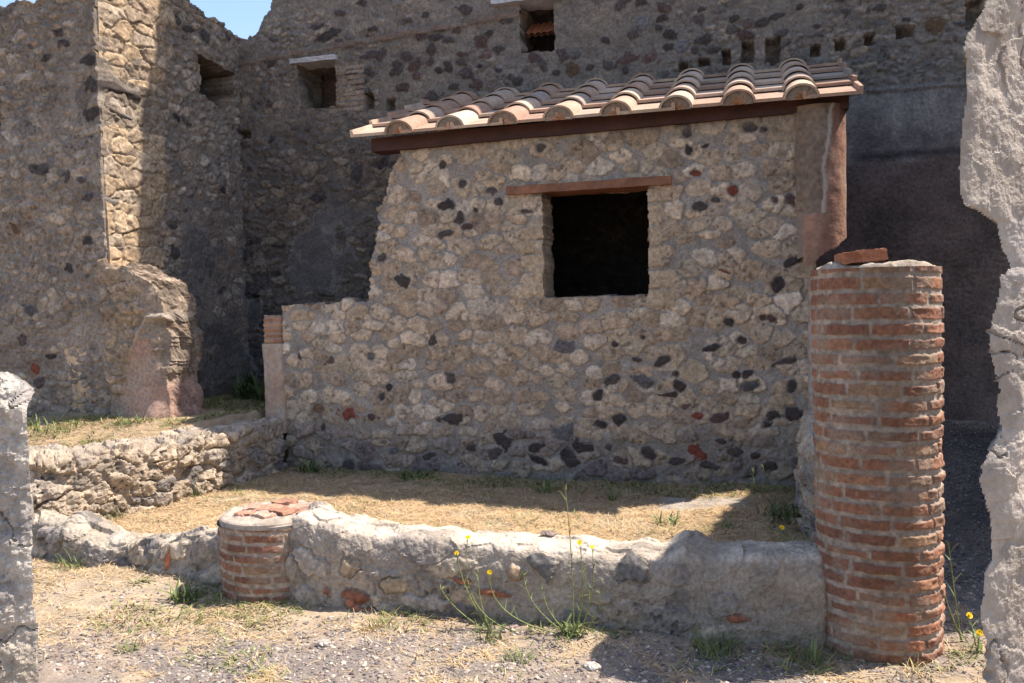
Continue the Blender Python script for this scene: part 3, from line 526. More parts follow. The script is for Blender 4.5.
def stub_mask(U, Z):
    n = .07 * fbm(U * 6, Z * 6, 95, 3) + .03 * fbm(U * 17, Z * 17, 96, 2)
    top = np.interp(U, [-3.6, -3.5, -3.35, -3.22, -3.14, -3.08, -3.02], [1.89, 1.87, 1.84, 1.78, 1.70, 1.58, 1.35]); rt_ = np.interp(Z, [.3, .7, .9, 1.1, 1.3, 1.6], [-3.03, -3.04, -3.06, -3.06, -3.03, -3.04])
    return (Z < top + n) & (U < rt_ + n * .8) & (U > -3.62)
g = panel(np.arange(-3.64, -2.6, .009), np.arange(.3, 2.0, .009), stub_mask, stub_field, face_w(-.50), (0, .42, .0), rings=26, rough=.026, seed=17)
sb = g.build('broken_stub', M['oldwall'], left); sb['label'] = 'low broken end of the wall with pinkish plaster'
# ------------------------------------------------------------------ low garden walls: a profile swept along a path
def sweep(path, ztop, zbot, half, field, st=.0075, seed=0, sharp=.42, ends=.05):
    """path: (u,w) points; ztop/half by distance along it; the section runs from the right-hand foot over the top to the other foot"""
    p = np.asarray(path, float); d = np.concatenate([[0], np.cumsum(np.hypot(*np.diff(p, axis=0).T))]); L = d[-1]; s = np.arange(0, L + st, st)
    x = np.interp(s, d, p[:, 0]); y = np.interp(s, d, p[:, 1])
    k = max(1, int(.12 / st)); ker = np.ones(2 * k + 1) / (2 * k + 1)
    x = np.convolve(np.pad(x, k, 'reflect', reflect_type='odd'), ker, 'valid'); y = np.convolve(np.pad(y, k, 'reflect', reflect_type='odd'), ker, 'valid')
    tx = np.gradient(x); ty = np.gradient(y); l = np.hypot(tx, ty); tx /= l; ty /= l; nx, ny = ty, -tx
    zt = ztop(s, L); hf_ = half(s, L); e = np.clip(np.minimum(s, L - s) / ends, 0, 1); e = .35 + .65 * np.sqrt(1 - (1 - e) ** 2)
    ph = np.linspace(0, math.pi, 400); cx = np.sign(np.cos(ph)) * np.abs(np.cos(ph)) ** sharp; cz = np.abs(np.sin(ph)) ** sharp
    H = float(np.mean(zt - zbot)); W = float(np.mean(hf_)); al = np.concatenate([[0], np.cumsum(np.hypot(np.diff(cx) * W, np.diff(cz) * H))]); na = int(al[-1] / st) + 2
    aa = np.linspace(0, al[-1], na); cx = np.interp(aa, al, cx); cz = np.interp(aa, al, cz)
    S, A = np.meshgrid(s, aa); X = x[None] + nx[None] * cx[:, None] * (hf_ * e)[None]; Y = y[None] + ny[None] * cx[:, None] * (hf_ * e)[None]
    Zc = zbot + cz[:, None] * ((zt - zbot) * (.75 + .25 * e))[None]; P = np.stack([X, Y, Zc], -1)
    ds = np.gradient(P, axis=1); da = np.gradient(P, axis=0); N = np.cross(ds, da); N /= np.linalg.norm(N, axis=-1, keepdims=True) + 1e-9
    h, C = field(S, A, P, N); P = P + N * h[..., None]
    g = Geo().add(P, C, grid_quads(*S.shape), smooth=False)
    for q, fl in ((0, 1), (-1, 0)):               # broken end faces
        E0 = P[:, q]; ctr = E0.mean(0); rr = np.linspace(1, 0, 9)[:, None, None]; V = ctr + (E0 - ctr)[None] * rr; V = V + .03 * fbm(V[..., 2] * 12 + V[..., 0] * 5, V[..., 1] * 12 + V[..., 0] * 7, seed + 5, 4)[..., None] * (1 - rr) ** .3
        Q = grid_quads(*V.shape[:2]); g.add(V, np.tile(C[:, q][None], (9, 1, 1)) * (.8 + .4 * vn(V[..., 2] * 20, V[..., 1] * 20, 3))[..., None], Q[:, ::-1] if fl else Q, smooth=False)
    return g
GM = np.asarray((.32, .285, .24)); LIME = np.asarray((.49, .44, .37))
GPAL = [(.30, .265, .22), (.26, .235, .21), (.36, .31, .24), (.22, .205, .19), (.33, .29, .235), (.39, .33, .25), (.17, .16, .155)]
def frontwall_field(S, A, P, N):
    h, C, _ = rubble_field(401, .26, .15, GPAL, GM, .024, rad=(.40, .3), warp=.07, cover=.04)(S, A)
    sm = sst(-.15, .2, fbm(S * 1.6, A * 1.6, 403, 4) + .06 + .2 * sst(1.0, 2.0, S)); C = mix(C, GM * (.8 + .4 * vn(S * 9, A * 9, 404))[..., None], sm * .8); h = h * (1 - sm * .75)
    topz = sst(.35, .7, N[..., 2] + .4 * fbm(S * 7, A * 7, 414, 4)) * sst(.22, .28, P[..., 2]); C = mix(C, LIME * (.75 + .45 * vn(S * 14, A * 14, 405))[..., None], topz * sst(-.35, .05, fbm(S * 6, A * 6, 406, 4)) * .9)
    dk = sst(.14, .26, fbm(S * 4 + 7, A * 4, 407, 4)) * (P[..., 2] < .32); C = mix(C, (.12, .115, .11), dk * .6)
    h = h * .8 + .012 * fbm(S * 3, A * 3, 408, 3) + facets(S, A, .16, 412, .014) * (.3 + .7 * topz) + .014 * fbm(S * 16, A * 16, 409, 6, .6)
    bricks = [(.40, .115, .10, .035, 'r'), (.42, .055, .09, .03, 'r'), (.97, .245, .045, .018, 'r'), (1.10, .20, .07, .02, 'r'), (2.22, .16, .06, .024, 'r'), (.62, .20, .10, .05, 'p'), (.36, .25, .06, .04, 'p'), (.16, .24, .09, .045, 'l'), (.14, .08, .09, .06, 'l'), (.95, .10, .08, .05, 'g'), (1.5, .10, .07, .05, 'g'), (1.76, .36, .07, .06, 'g'), (1.35, .36, .07, .05, 'g'), (1.22, .30, .05, .04, 'b'), (1.65, .06, .04, .035, 'g'), (.75, .12, .13, .04, 'l'), (.05, .2, .04, .06, 'l')]
    return apply_stones(S, A, h, C, bricks, dict(r=(.27, .12, .075), p=(.36, .29, .20), l=(.34, .31, .27), g=(.13, .125, .12), b=(.25, .19, .13)), 37, GM, relief=.024)
fwl = [(-.72, -2.44), (.4, -2.43), (1.2, -2.42), (1.90, -2.43)]
def fz(s, L): return np.interp(s, [0, .1, .25, .5, 1.2, 1.9, 2.0, 2.1, 2.62], [.42, .44, .39, .355, .345, .345, .40, .365, .385]) + .02 * fbm(s * 6, s * 0, 5, 3)
b_ = (.55, -2.43, 0.0)
g = sweep(fwl[::1], fz, -.06, lambda s, L: .16 + .012 * fbm(s * 3, s * 0, 6, 3), frontwall_field, st=.0062, sharp=.36)
o = g.build('garden_wall', M['rubble'], base=b_); tag(o, 'low mortared garden wall with pale sunlit top running between the short and the tall brick column', 'wall')
def leftlow_field(S, A, P, N):
    h, C, _ = rubble_field(421, .22, .14, GPAL, GM * .85, .02, rad=(.5, .3), warp=.07)(S, A)
    topz = sst(.45, .8, N[..., 2]); C = mix(C, LIME * np.asarray((.82, .82, .80)) * (.75 + .45 * vn(S * 14, A * 14, 425))[..., None], topz * .75 * sst(-.3, .1, fbm(S * 5, A * 5, 426, 4)))
    h = h * .7 + .035 * fbm(S * 2.6, A * 2.6, 428, 3) + facets(S, A, .26, 431, .02) + .016 * fbm(S * 14, A * 14, 429, 6, .6)
    return apply_stones(S, A, h, C, [(2.0, .16, .025, .055, 'r')], dict(r=(.36, .13, .07)), 39, GM, relief=.02)
pl_ = [(-3.5, -2.0), (-3.0, -2.06), (-2.5, -2.12), (-1.9, -2.18), (-1.5, -2.28), (-1.08, -2.38)]
g = sweep(pl_, lambda s, L: np.interp(s, [0, .8, 1.1, 1.35, 1.6, 1.9, 2.1, 2.5], [.20, .22, .21, .13, .125, .19, .25, .27]) + .03 * fbm(s * 5, s * 0, 7, 3), -.06, lambda s, L: .14 + .03 * fbm(s * 3, s * 0, 8, 3), leftlow_field, st=.0075, sharp=.55)
tag(g.build('garden_wall', M['rubble'], base=(-2.2, -2.15, 0)), 'worn remnant of a knee-low wall left of the short brick column, half sunk in dry grass', 'wall')
def bed_field(S, A, P, N):
    pal = [(.31, .262, .20), (.24, .215, .18), (.36, .30, .225), (.27, .23, .175), (.18, .168, .155), (.33, .29, .24)]
    h, C, _ = rubble_field(441, .30, .165, pal, np.asarray((.31, .265, .21)), .055, rad=(.55, .3), warp=.08, tl=1.0, cover=-.02, edge=.09)(S, A)
    h3, C3, _ = rubble_field(451, .16, .10, pal, np.asarray((.31, .265, .21)), .035, rad=(.55, .3), warp=.08, tl=1.0, cover=.0, edge=.08)(S, A)
    k = sst(1.15, 1.5, S); h = h * (1 - k) + h3 * k; C = mix(C, C3, k)
    topz = sst(.5, .85, N[..., 2]); C = mix(C, (.36, .31, .25), topz * .5); h = h + .03 * fbm(S * 3, A * 3, 448, 3) + facets(S, A, .12, 453, .004) + .010 * fbm(S * 15, A * 15, 449, 6, .6)
    return h, C
bp_ = [(lerp_path(w, BED) + .05, w) for w in np.linspace(-2.75, -.06, 40)]
g = sweep(bp_, lambda s, L: np.interp(s, [0, .5, .9, 1.5, 2.2, 3.4], [.50, .52, .515, .545, .54, .53]) + .02 * fbm(s * 4, s * 0, 9, 3), .02, lambda s, L: .17 + s * 0, bed_field, st=.008, sharp=.3)
tag(g.build('terrace_wall', M['rubble'], base=(-2.6, -1.3, .1)), 'rough boulder retaining wall holding up the raised grassy bed at left', 'wall')
# wall stump at the hut's right corner
def stump_field(S, A, P, N):
    h, C, _ = rubble_field(461, .16, .11, GPAL, GM, .025, rad=(.5, .3))(S, A); C = mix(C, (.42, .37, .29), sst(.5, .62, P[..., 2]) * .6)
    return h + .04 * fbm(S * 4, A * 4, 462, 4), C
g = sweep([(1.97, -.30), (1.97, -.8), (1.98, -1.35)], lambda s, L: np.interp(s, [0, .5, 1.1], [.66, .70, .60]), .0, lambda s, L: .11 + s * 0, stump_field, st=.009, sharp=.35)
tag(g.build('wall_stump', M['rubble'], base=(1.97, -.8, .1)), 'thin broken wall end tucked between the hut corner and the tall brick column', 'wall')
# little pilaster at the hut's left end
pil = thing('brick_pilaster', 'small pilaster with bare brick top and pinkish plaster at the left end of the hut', 'pilaster', -2.36, .10, .5)
def pil_brick(A, Z):
    s = A * .1; j = np.floor(Z / .045); f = Z / .045 - j; t = sst(.30, .42, f) * sst(1.0, .9, f); k = np.floor(s / .14 + .5 * (j % 2))
    return .006 * t + .006 * fbm(s * 20, Z * 20, 3, 2), mix((.26, .22, .18), pick([(.33, .17, .10), (.28, .14, .09), (.36, .22, .14)], hsh(j, k, 4)), t)
def pil_plaster(A, Z):
    s = A * .1; return .012 + .012 * fbm(s * 9, Z * 7, 5, 4), mix((.40, .29, .22), (.36, .31, .26), sst(-.15, .25, fbm(s * 8, Z * 6, 6, 4))) * (.85 + .3 * vn(s * 50, Z * 25, 7))[..., None]
def box_ring(A, Z, h, hw, hd, cu, cw):             # rounded-square section
    c, s_ = np.cos(A), np.sin(A); r = (np.abs(c) ** 6 + np.abs(s_) ** 6) ** (-1 / 6.); return np.stack([cu + c * r * (hw + h), cw - s_ * r * (hd + h), Z], -1)
for nm, z0, z1, f in (('brick_top', 1.18, 1.41, pil_brick), ('plaster_shaft', .42, 1.18, pil_plaster)):
    aa = np.linspace(0, 2 * math.pi, 110); g = panel(aa, np.arange(z0, z1 + .004, .008), None, f, lambda A, Z, h: box_ring(A, Z, h, .092, .12, -2.345, .10), None)
    A1 = np.linspace(0, 2 * math.pi, 60); RR, AA = np.meshgrid(np.linspace(1, 0.02, 12), A1); b4 = box_ring(AA, z1 + 0 * AA, 0 * AA, .095, .123, -2.345, .10); ctr = np.asarray((-2.345, .10, z1)); T = ctr + (b4 - ctr) * RR[..., None]; T[..., 2] += .02 * fbm(T[..., 0] * 20, T[..., 1] * 20, 8, 3) * (RR < .95) + .002
    g.add(T, (.33, .26, .21), grid_quads(*RR.shape)[:, ::-1], smooth=False); g.build(nm, M['brick'] if nm == 'brick_top' else M['plaster'], pil)

# ------------------------------------------------------------------ brick columns
BR = [(.27, .115, .067), (.245, .103, .062), (.285, .133, .08), (.26, .122, .076), (.215, .092, .058), (.30, .15, .088), (.27, .13, .08), (.29, .18, .105), (.20, .09, .06), (.25, .11, .066), (.275, .125, .072)]
def column(name, parent, uc, wc, rad, z0, z1, ch, seed, blen=.19, st=.0048, rough_side=None, mortc=(.30, .255, .21)):
    na = int(2 * math.pi * rad / st); aa = np.linspace(0, 2 * math.pi, na); zz = np.arange(z0, z1 + st, st); A, Z = np.meshgrid(aa, zz)
    def field(A, Z):
        s = A * rad; zw = Z + .010 * fbm(s * 3, Z * 3, seed + 1, 3) + .004 * np.sin(A * 2 + 1); j = np.floor(zw / ch); f = zw / ch - j
        mo = .70 + .13 * hsh(j, j * 0, seed + 2); off = hsh(j, j * 0 + 1, seed + 3) * blen; ss = s + off + .02 * fbm(s * 4, j * 1.3, seed + 9, 2); k = np.floor(ss / blen); fx = (ss / blen - k); wv = .80 + .25 * hsh(j, k, seed + 12)
        e = np.minimum(np.minimum(f, mo - f) * ch, np.minimum(fx, 1 - fx) * blen - .004) + .009 * fbm(s * 26, Z * 36, seed + 4, 4, .65) - .005 * (hsh(j, k, seed + 6) > .8)
        t = sst(.0, .0045, e); r = hsh(j, k, seed + 5); cb = pick(BR, r) * (.72 + .36 * hsh(j, k, seed + 7))[..., None] * (.7 + .6 * vn(s * 55, Z * 55, seed + 8))[..., None]
        cb = mix(cb, np.asarray((.26, .205, .16)), .15 + .6 * sst(-.05, .3, fbm(s * 9, Z * 9, seed + 14, 5)))
        cm = np.asarray(mortc) * (.7 + .6 * vn(s * 45, Z * 45, seed + 10))[..., None]
        h = t * (.004 + .006 * (hsh(j, k, seed + 11) - .3)) + .007 * fbm(s * 24, Z * 34, seed + 13, 4, .6) + .010 * fbm(s * 3, Z * 3, seed + 15, 3)
        if rough_side is not None:
            rs = rough_side(A, Z); h = h + rs * (.014 * fbm(s * 14, Z * 18, seed + 16, 4) - .008 * (1 - t)); cm = mix(cm, np.asarray(mortc) * 1.0, rs)
        return h, mix(cm, cb, t)
    h, C = field(A, Z); taper = rad * (1 + .025 * (Z - z0) / (z1 - z0))
    P = np.stack([uc - .012 * (Z - z0) + np.cos(A) * (taper + h), wc - np.sin(A) * (taper + h), Z], -1)
    return Geo().add(P, C, grid_quads(*A.shape)[:, ::-1], smooth=True)
def cap_disc(g, uc, wc, rad, z, c, seed, amp=.03, dome=.02, n=34):
    A, Rr = np.meshgrid(np.linspace(0, 2 * math.pi, 150), np.linspace(1, 0.01, n)); x = np.cos(A) * Rr * rad; y = -np.sin(A) * Rr * rad
    edge = sst(1.0, .93, Rr); h = edge * (amp * 1.2 * fbm(x * 11, y * 11, seed, 4) + dome * (1 - Rr ** 2) + amp * .35) - .012 * (1 - edge)
    C = np.asarray(c) * (.75 + .5 * vn(x * 40, y * 40, seed + 1))[..., None]
    return g.add(np.stack([uc + x, wc + y, z + h], -1), C, grid_quads(*A.shape), smooth=True)
tall = thing('brick_column', 'tall round column stump of weathered red brick courses at the right end of the low wall', 'column', 2.10, -2.46, 0, 'round brick column stumps')
CU, CW = 2.092, -2.46
g = column('shaft', tall, CU, CW, .245, -.05, 1.60, .0605, 601, blen=.20, st=.0040, rough_side=lambda A, Z: sst(1.15, .7, A) * sst(1.5, .9, Z + .2 * fbm(A * 3, Z * 3, 31, 3)))
g.build('shaft', M['brick'], tall)
g = cap_disc(Geo(), CU - .02, CW, .243, 1.600, (.36, .315, .26), 611, .032, .006); g.build('mortar_cap', M['rubble'], tall)
c_, s_ = math.cos(.10), math.sin(.10); rz = [[math.cos(.2), -math.sin(.2), 0], [math.sin(.2), math.cos(.2), 0], [0, 0, 1]]
ry = np.asarray([[c_, 0, -s_], [0, 1, 0], [s_, 0, c_]]) @ np.asarray(rz)
g = rough_box(Geo(), (1.92, -2.66, 1.626), (2.085, -2.52, 1.672), (.33, .15, .09), 5, (10, 8, 4), .004, rot=ry)
tag(g.build('loose_brick', M['brick'], base=(2.01, -2.56, 1.622)), 'loose red brick lying on top of the tall brick column', 'brick')
short = thing('brick_column', 'knee-high brick column stump with a grey mortar top set with red tile pieces', 'column', -.89, -2.41, 0, 'round brick column stumps')
g = column('shaft', short, -.885, -2.41, .262, -.05, .375, .051, 631, blen=.2, st=.0048, mortc=(.31, .265, .22)); g.build('shaft', M['brick'], short)
def lip(A, Z): s = A * .28; return .006 * fbm(s * 9, Z * 20, 3, 3), np.full(A.shape + (3,), .40) * np.asarray((1.05, .95, .82)) * (.8 + .4 * vn(s * 30, Z * 30, 4))[..., None]
g = round_panel(-.885, -2.41, .270, 2 * math.pi, 0, 200, np.arange(.372, .402, .006), lip, None, None); cap_disc(g, -.885, -2.41, .273, .402, (.34, .295, .25), 641, .014, .006)
g.build('mortar_cap', M['plaster'], short)
frag = [(-.92, -2.36, .10, .06, .3), (-.86, -2.53, .055, .05, 1.2), (-.80, -2.44, .07, .05, -.4), (-.99, -2.50, .05, .035, .1), (-.76, -2.33, .08, .045, .5), (-.90, -2.26, .07, .04, -.2), (-.70, -2.42, .04, .04, .8), (-1.03, -2.38, .05, .05, .4)]
for k, (x, y, a, b, r) in enumerate(frag):
    ca_, sa_ = math.cos(r), math.sin(r)
    g = rough_box(Geo(), (x - a * .8, y - b, .400), (x + a * .8, y + b, .420 + .005 * (k % 3)), [(.34, .20, .145), (.38, .26, .2), (.30, .17, .12)][k % 3], 70 + k, (6, 5, 2), .008, rot=[[ca_, -sa_, 0], [sa_, ca_, 0], [0, 0, 1]])
    g.build('tile_fragment', M['brick'], short)

# ------------------------------------------------------------------ near walls at the frame edges (world metres)
def fore_panel(name, label, cat, x_edge, y0, rotz, zs, edge, width, depthvec, mat, colr, seed, top=None, st=.0042, side=1, fac=.005, grain=.014):
    """a broken wall end close to the camera: its edge outline is cut by a ragged mask; built in its own turned frame"""
    def mask(U, Z):
        n = .010 * fbm(U * 26, Z * 26, seed + 1, 4); e = np.interp(Z, zs, edge) + n
        k = (U > e) if side > 0 else (U < e)
        if top is not None: k = k & (Z < np.interp(U, top[0], top[1]) + n)
        return k
    def field(U, Z):
        e = np.interp(Z, zs, edge); d = (U - e) * side; h = .03 * fbm(U * 4, Z * 3, seed + 2, 3) + facets(U, Z, .09, seed + 20, fac) + grain * fbm(U * 22, Z * 20, seed + 3, 6, .66)
        rd = np.clip(1 - d / .06, 0, 1); h = h * (1 - .6 * rd) - .012 * rd ** 2
        if top is not None: rt2 = np.clip(1 - (np.interp(U, top[0], top[1]) - Z) / .08, 0, 1); h = h - .05 * rt2 ** 2
        cr = sst(.022, .0, np.abs(fbm(U * 5 + .6 * fbm(U * 9, Z * 9, seed + 8, 2), Z * 4, seed + 5, 4) + .02)); h = h - .012 * cr
        return h, colr(U, Z, cr, seed)
    ua = np.arange(0, width, st) if side > 0 else np.arange(-width, 0, st)
    g = panel(ua, np.arange(-.1, 2.9 if top is None else max(top[1]) + .1, st), mask, field, lambda U, Z, h: np.stack([U, -h, Z], -1), depthvec, rings=12, rough=.02, seed=seed, smooth=False)
    o = g.build(name, mat, world=True); o.location = (x_edge, y0, 0); o.rotation_euler = (0, 0, rotz); return tag(o, label, cat)
def fc_right(U, Z, cr, s):
    c = mix((.44, .395, .345), (.35, .315, .275), sst(-.2, .25, fbm(U * 3, Z * 3, s + 6, 4))); c = mix(c, (.28, .245, .21), sst(.12, .3, fbm(U * 8, Z * 7, s + 7, 4)) * .7)
    pat = sst(1.62, 1.72, Z + .06 * fbm(U * 6, Z * 6, s + 9, 3)); c = mix(c, (.36, .34, .315), (1 - pat) * sst(1.45, 1.55, Z) * .7); return mix(c, c * .7, cr * .6)
RA = math.radians(24)
fore_panel('plastered_wall', 'close pale crumbling plaster wall edge filling the right side of the frame', 'wall', 1.0, 1.95, RA, [-.1, .553, 0.633, 0.698, 0.782, 0.819, 0.851, 0.888, 0.976, 1.051, 1.086, 1.131, 1.165, 1.238, 1.31, 1.371, 1.406, 1.477, 1.536, 1.557, 1.595, 1.661, 1.681, 1.698, 1.733, 1.847, 1.938, 2.007, 2.055, 2.098, 2.172, 2.245, 2.9],
           [.15, .151, 0.154, 0.136, 0.142, 0.142, 0.173, 0.169, 0.147, 0.122, 0.125, 0.163, 0.188, 0.18, 0.172, 0.154, 0.157, 0.177, 0.187, 0.222, 0.201, 0.176, 0.124, 0.066, 0.056, 0.059, 0.068, 0.071, 0.061, 0.077, 0.133, 0.17, .2], .9, (.50, .24, 0), M['fore'], fc_right, 801, grain=.010)
def fc_left(U, Z, cr, s):
    c = mix((.47, .44, .39), (.36, .335, .30), sst(-.2, .25, fbm(U * 5, Z * 5, s + 6, 4))); c = mix(c, (.40, .35, .28), sst(.75, .55, Z + .1 * fbm(U * 6, Z * 6, s + 9, 3)) * .8)
    c = mix(c, (.25, .24, .235), sst(.10, .28, fbm(U * 11, Z * 11, s + 7, 4)) * .7); return mix(c, c * .6, cr * .5)
fore_panel('stone_post', 'rough pale pitted stone block standing at the left edge of the frame', 'stone', -1.33, 2.3, math.radians(4), [-.1, .47, .6, .7, .9, 1.04, 1.15, 1.23, 1.29, 1.324], [.01, .002, -.001, -.006, .003, .015, .02, .018, .005, -.019], .5, (-.32, .42, 0), M['stone'], fc_left, 841,
           top=([-.5, -.12, -.058, -.019, .005, .018, .05], [1.32, 1.318, 1.306, 1.30, 1.27, 1.215, 1.1]), side=-1, fac=.004, grain=.030)
# unseen wall added behind the right plaster edge to shade the passage
g = panel(np.arange(-.3, 2.7, .02), np.arange(0, 3.6, .02), lambda U, Z: Z < 3.4 + .15 * fbm(U * 4, Z * 4, 3, 3), lambda U, Z: drop(rubble_field(861, .16, .1, OLD, OMORT, .025))(U, Z), lambda U, Z, h: np.stack([U, h, Z], -1), (0, -.4, 0), rings=2)
o = g.build('passage_shade_wall', M['oldwall'], world=True); o.location = (2.62, 4.2, 0); o.rotation_euler = (0, 0, math.radians(62)); tag(o, 'unseen rubble wall added behind the pale plaster edge to shade the passage', 'wall')

# ------------------------------------------------------------------ stuff: gravel, dry grass
R = np.random.default_rng(7)
def wpos(n, u0, u1, w0, w1): return R.uniform(u0, u1, n), R.uniform(w0, w1, n)
def occupied(u, w):                                # feet of walls and columns
    a = np.abs(w + 2.43) < .17; a &= (u > -.75) & (u < 1.95); a |= np.hypot(u - CU, w - CW) < .25; a |= np.hypot(u + .885, w + 2.41) < .27
    a |= (np.abs(w - lerp_path(u, LOWL)) < .12) & (u < -1.1); a |= (np.abs(u - lerp_path(w, BED) - .05) < .17) & (w < 0) & (w > -2.8)
    a |= (w > -.03) & (u > -2.3) & (u < 2.2); a |= (w > -.52) & (u < -2.75) & (w < .1) | (w > 1.45); a |= (np.abs(u - 1.97) < .12) & (w > -1.35) & (w < 0)
    return a
ico = [(-.52573, 0, .85065), (.52573, 0, .85065), (-.52573, 0, -.85065), (.52573, 0, -.85065), (0, .85065, .52573), (0, .85065, -.52573), (0, -.85065, .52573), (0, -.85065, -.52573), (.85065, .52573, 0), (-.85065, .52573, 0), (.85065, -.52573, 0), (-.85065, -.52573, 0)]
icf = [(1, 4, 0), (4, 9, 0), (4, 5, 9), (8, 5, 4), (1, 8, 4), (1, 10, 8), (10, 3, 8), (8, 3, 5), (3, 2, 5), (3, 7, 2), (3, 10, 7), (10, 6, 7), (6, 11, 7), (6, 0, 11), (6, 1, 0), (10, 1, 6), (11, 0, 9), (2, 11, 9), (5, 2, 9), (11, 2, 7)]
def pebbles(u, w, size, cols):
    n = len(u); V0 = np.asarray(ico)[None] * (1 + .5 * (R.random((n, 12, 1)) - .5)); sc = size[:, None, None] * np.stack([R.uniform(.7, 1.3, n), R.uniform(.7, 1.3, n), R.uniform(.4, .75, n)], -1)[:, None]
    V0 = V0 * sc; a = R.uniform(0, 6.28, n); ca = np.cos(a)[:, None]; sa = np.sin(a)[:, None]; X = V0[..., 0] * ca - V0[..., 1] * sa; Y = V0[..., 0] * sa + V0[..., 1] * ca
    z = ground_h(u, w); P = np.stack([X + u[:, None], Y + w[:, None], V0[..., 2] + (z + size * .18)[:, None]], -1)
    F = np.asarray(icf)[None] + (np.arange(n) * 12)[:, None, None]; C = np.repeat(cols[:, None], 12, 1)
    return Geo().add(P.reshape(-1, 3), C.reshape(-1, 3), tris=F.reshape(-1, 3), smooth=False)
u, w = wpos(150000, -3.6, 3.6, -3.6, 1.4); keep = (R.random(len(u)) < gravel_amount(u, w) * .85 + .28 * (w < -2.4) * sst(-.15, .2, fbm(u * 4, w * 4, 78, 4)) + .006) & ~occupied(u, w)
x_ = OX + u * EX[0] + w * BX[0]; y_ = OY + u * EX[1] + w * BX[1]; keep &= (y_ > 2.9) & (np.abs(x_) < .66 * y_); u = u[keep][:42000]; w = w[keep][:42000]
pc = pick([(.21, .19, .185), (.12, .11, .115), (.30, .275, .255), (.25, .22, .20), (.38, .34, .29), (.16, .14, .135), (.24, .19, .17), (.46, .41, .35)], R.random(len(u))) * R.uniform(.7, 1.25, (len(u), 1))
tag(pebbles(u, w, .003 + .008 * R.random(len(u)) ** 2.5, pc).build('gravel', M['pebble']), 'grey lava gravel scattered over the dusty path', 'gravel', kind='stuff')
def blades(u, w, ln, wd, lift, cols, mat, name, label, cat, bend=.4):
    n = len(u); a = R.uniform(0, 6.28, n); z = ground_h(u, w); dx = np.cos(a); dy = np.sin(a); px = -dy; py = dx; V = []
    for k, (t, ww_) in enumerate(((0, 1.0), (.5, .8), (1, .25))):
        hh = ln * (lift * t - lift * bend * t * t); rr = ln * np.sqrt(np.maximum(1 - lift ** 2 * .6, .05)) * t
        for sgn in (-1, 1): V.append(np.stack([u + dx * rr + px * wd * ww_ * sgn, w + dy * rr + py * wd * ww_ * sgn, z + hh + .003], -1))
    P = np.stack(V, 1); b0 = (np.arange(n) * 6)[:, None]; Q = np.concatenate([b0 + [[0, 1, 3, 2]], b0 + [[2, 3, 5, 4]]]); C = np.repeat(cols[:, None], 6, 1)
    return tag(Geo().add(P.reshape(-1, 3), C.reshape(-1, 3), Q, smooth=False).build(name, mat), label, cat, kind='stuff')
u, w = wpos(420000, -4.2, 2.6, -3.5, 1.4)
gz = fbm(u * 2.2, w * 2.2, 90, 4); inner = sst(.05, .15, w - lerp_path(u, LOWL))
dens = np.where(inner > .5, .75 + .5 * gz, (.42 + 1.5 * gz) * (1 - gravel_amount(u, w)) + .035); dens = np.where(u > 2.0, .10, dens); dens *= np.where((u > .95) & (u < 1.5) & (np.abs(w + .55) < .16) & (inner > .5), .15, 1)
terr_ = (u < lerp_path(w, BED)) & (inner > .5); dens = np.where(terr_, dens * .7, dens)
keep = (R.random(len(u)) < dens * .55) & ~occupied(u, w); u = u[keep]; w = w[keep]
cs = pick([(.50, .36, .19), (.54, .405, .235), (.44, .31, .16), (.58, .46, .29), (.43, .315, .18), (.57, .42, .24), (.34, .29, .2), (.45, .40, .30)], R.random(len(u))) * R.uniform(.75, 1.15, (len(u), 1))
blades(u, w, R.uniform(.02, .075, len(u)), R.uniform(.0010, .0024, len(u)), R.uniform(.05, .55, len(u)), cs, M['straw'], 'dry_grass', 'short straw-coloured dry grass over the garden floor', 'dry grass')
# low green growth in patches
u, w = wpos(200000, -4.2, 2.6, -3.4, 1.4); inner = sst(.05, .15, w - lerp_path(u, LOWL)); gz = fbm(u * 3.0, w * 3.0, 191, 4)
foot = sst(-.55, -.12, w) * (u > -2.3) * (u < 1.9); terr_ = (u < lerp_path(w, BED)) & (inner > .5)
dens = .95 * foot * sst(-.3, .15, gz) + terr_ * .9 * sst(-.1, .25, gz + .25 * sst(-1.0, -.6, w)) + .5 * sst(.05, .26, gz) * (inner < .5) * (1 - .75 * gravel_amount(u, w)) + .28 * sst(.08, .26, gz)
dens = dens + .7 * sst(-2.86, -2.66, w) * (w < -2.5) * (u > -1.2) * sst(-.05, .25, fbm(u * 5, w * 5, 193, 3)); dens = np.maximum(dens, .6 * (w > .15) * (u < -2.35) * (u > -3.6) * sst(-.3, .1, gz)); dens = np.maximum(dens, .35 * sst(1.55, 1.7, u) * (u < 1.9) * (w < -.4) * (w > -2.2))
keep = (R.random(len(u)) < dens * .42) & ~occupied(u, w); u = u[keep]; w = w[keep]
cs = pick([(.14, .18, .05), (.18, .215, .065), (.11, .15, .04), (.23, .24, .09), (.28, .265, .11)], R.random(len(u))) * R.uniform(.7, 1.2, (len(u), 1))
blades(u, w, R.uniform(.02, .08, len(u)), R.uniform(.0016, .0045, len(u)), R.uniform(.3, .9, len(u)), cs, M['leaf'], 'ground_weeds', 'low green weeds in patches among the dry grass', 'weeds')

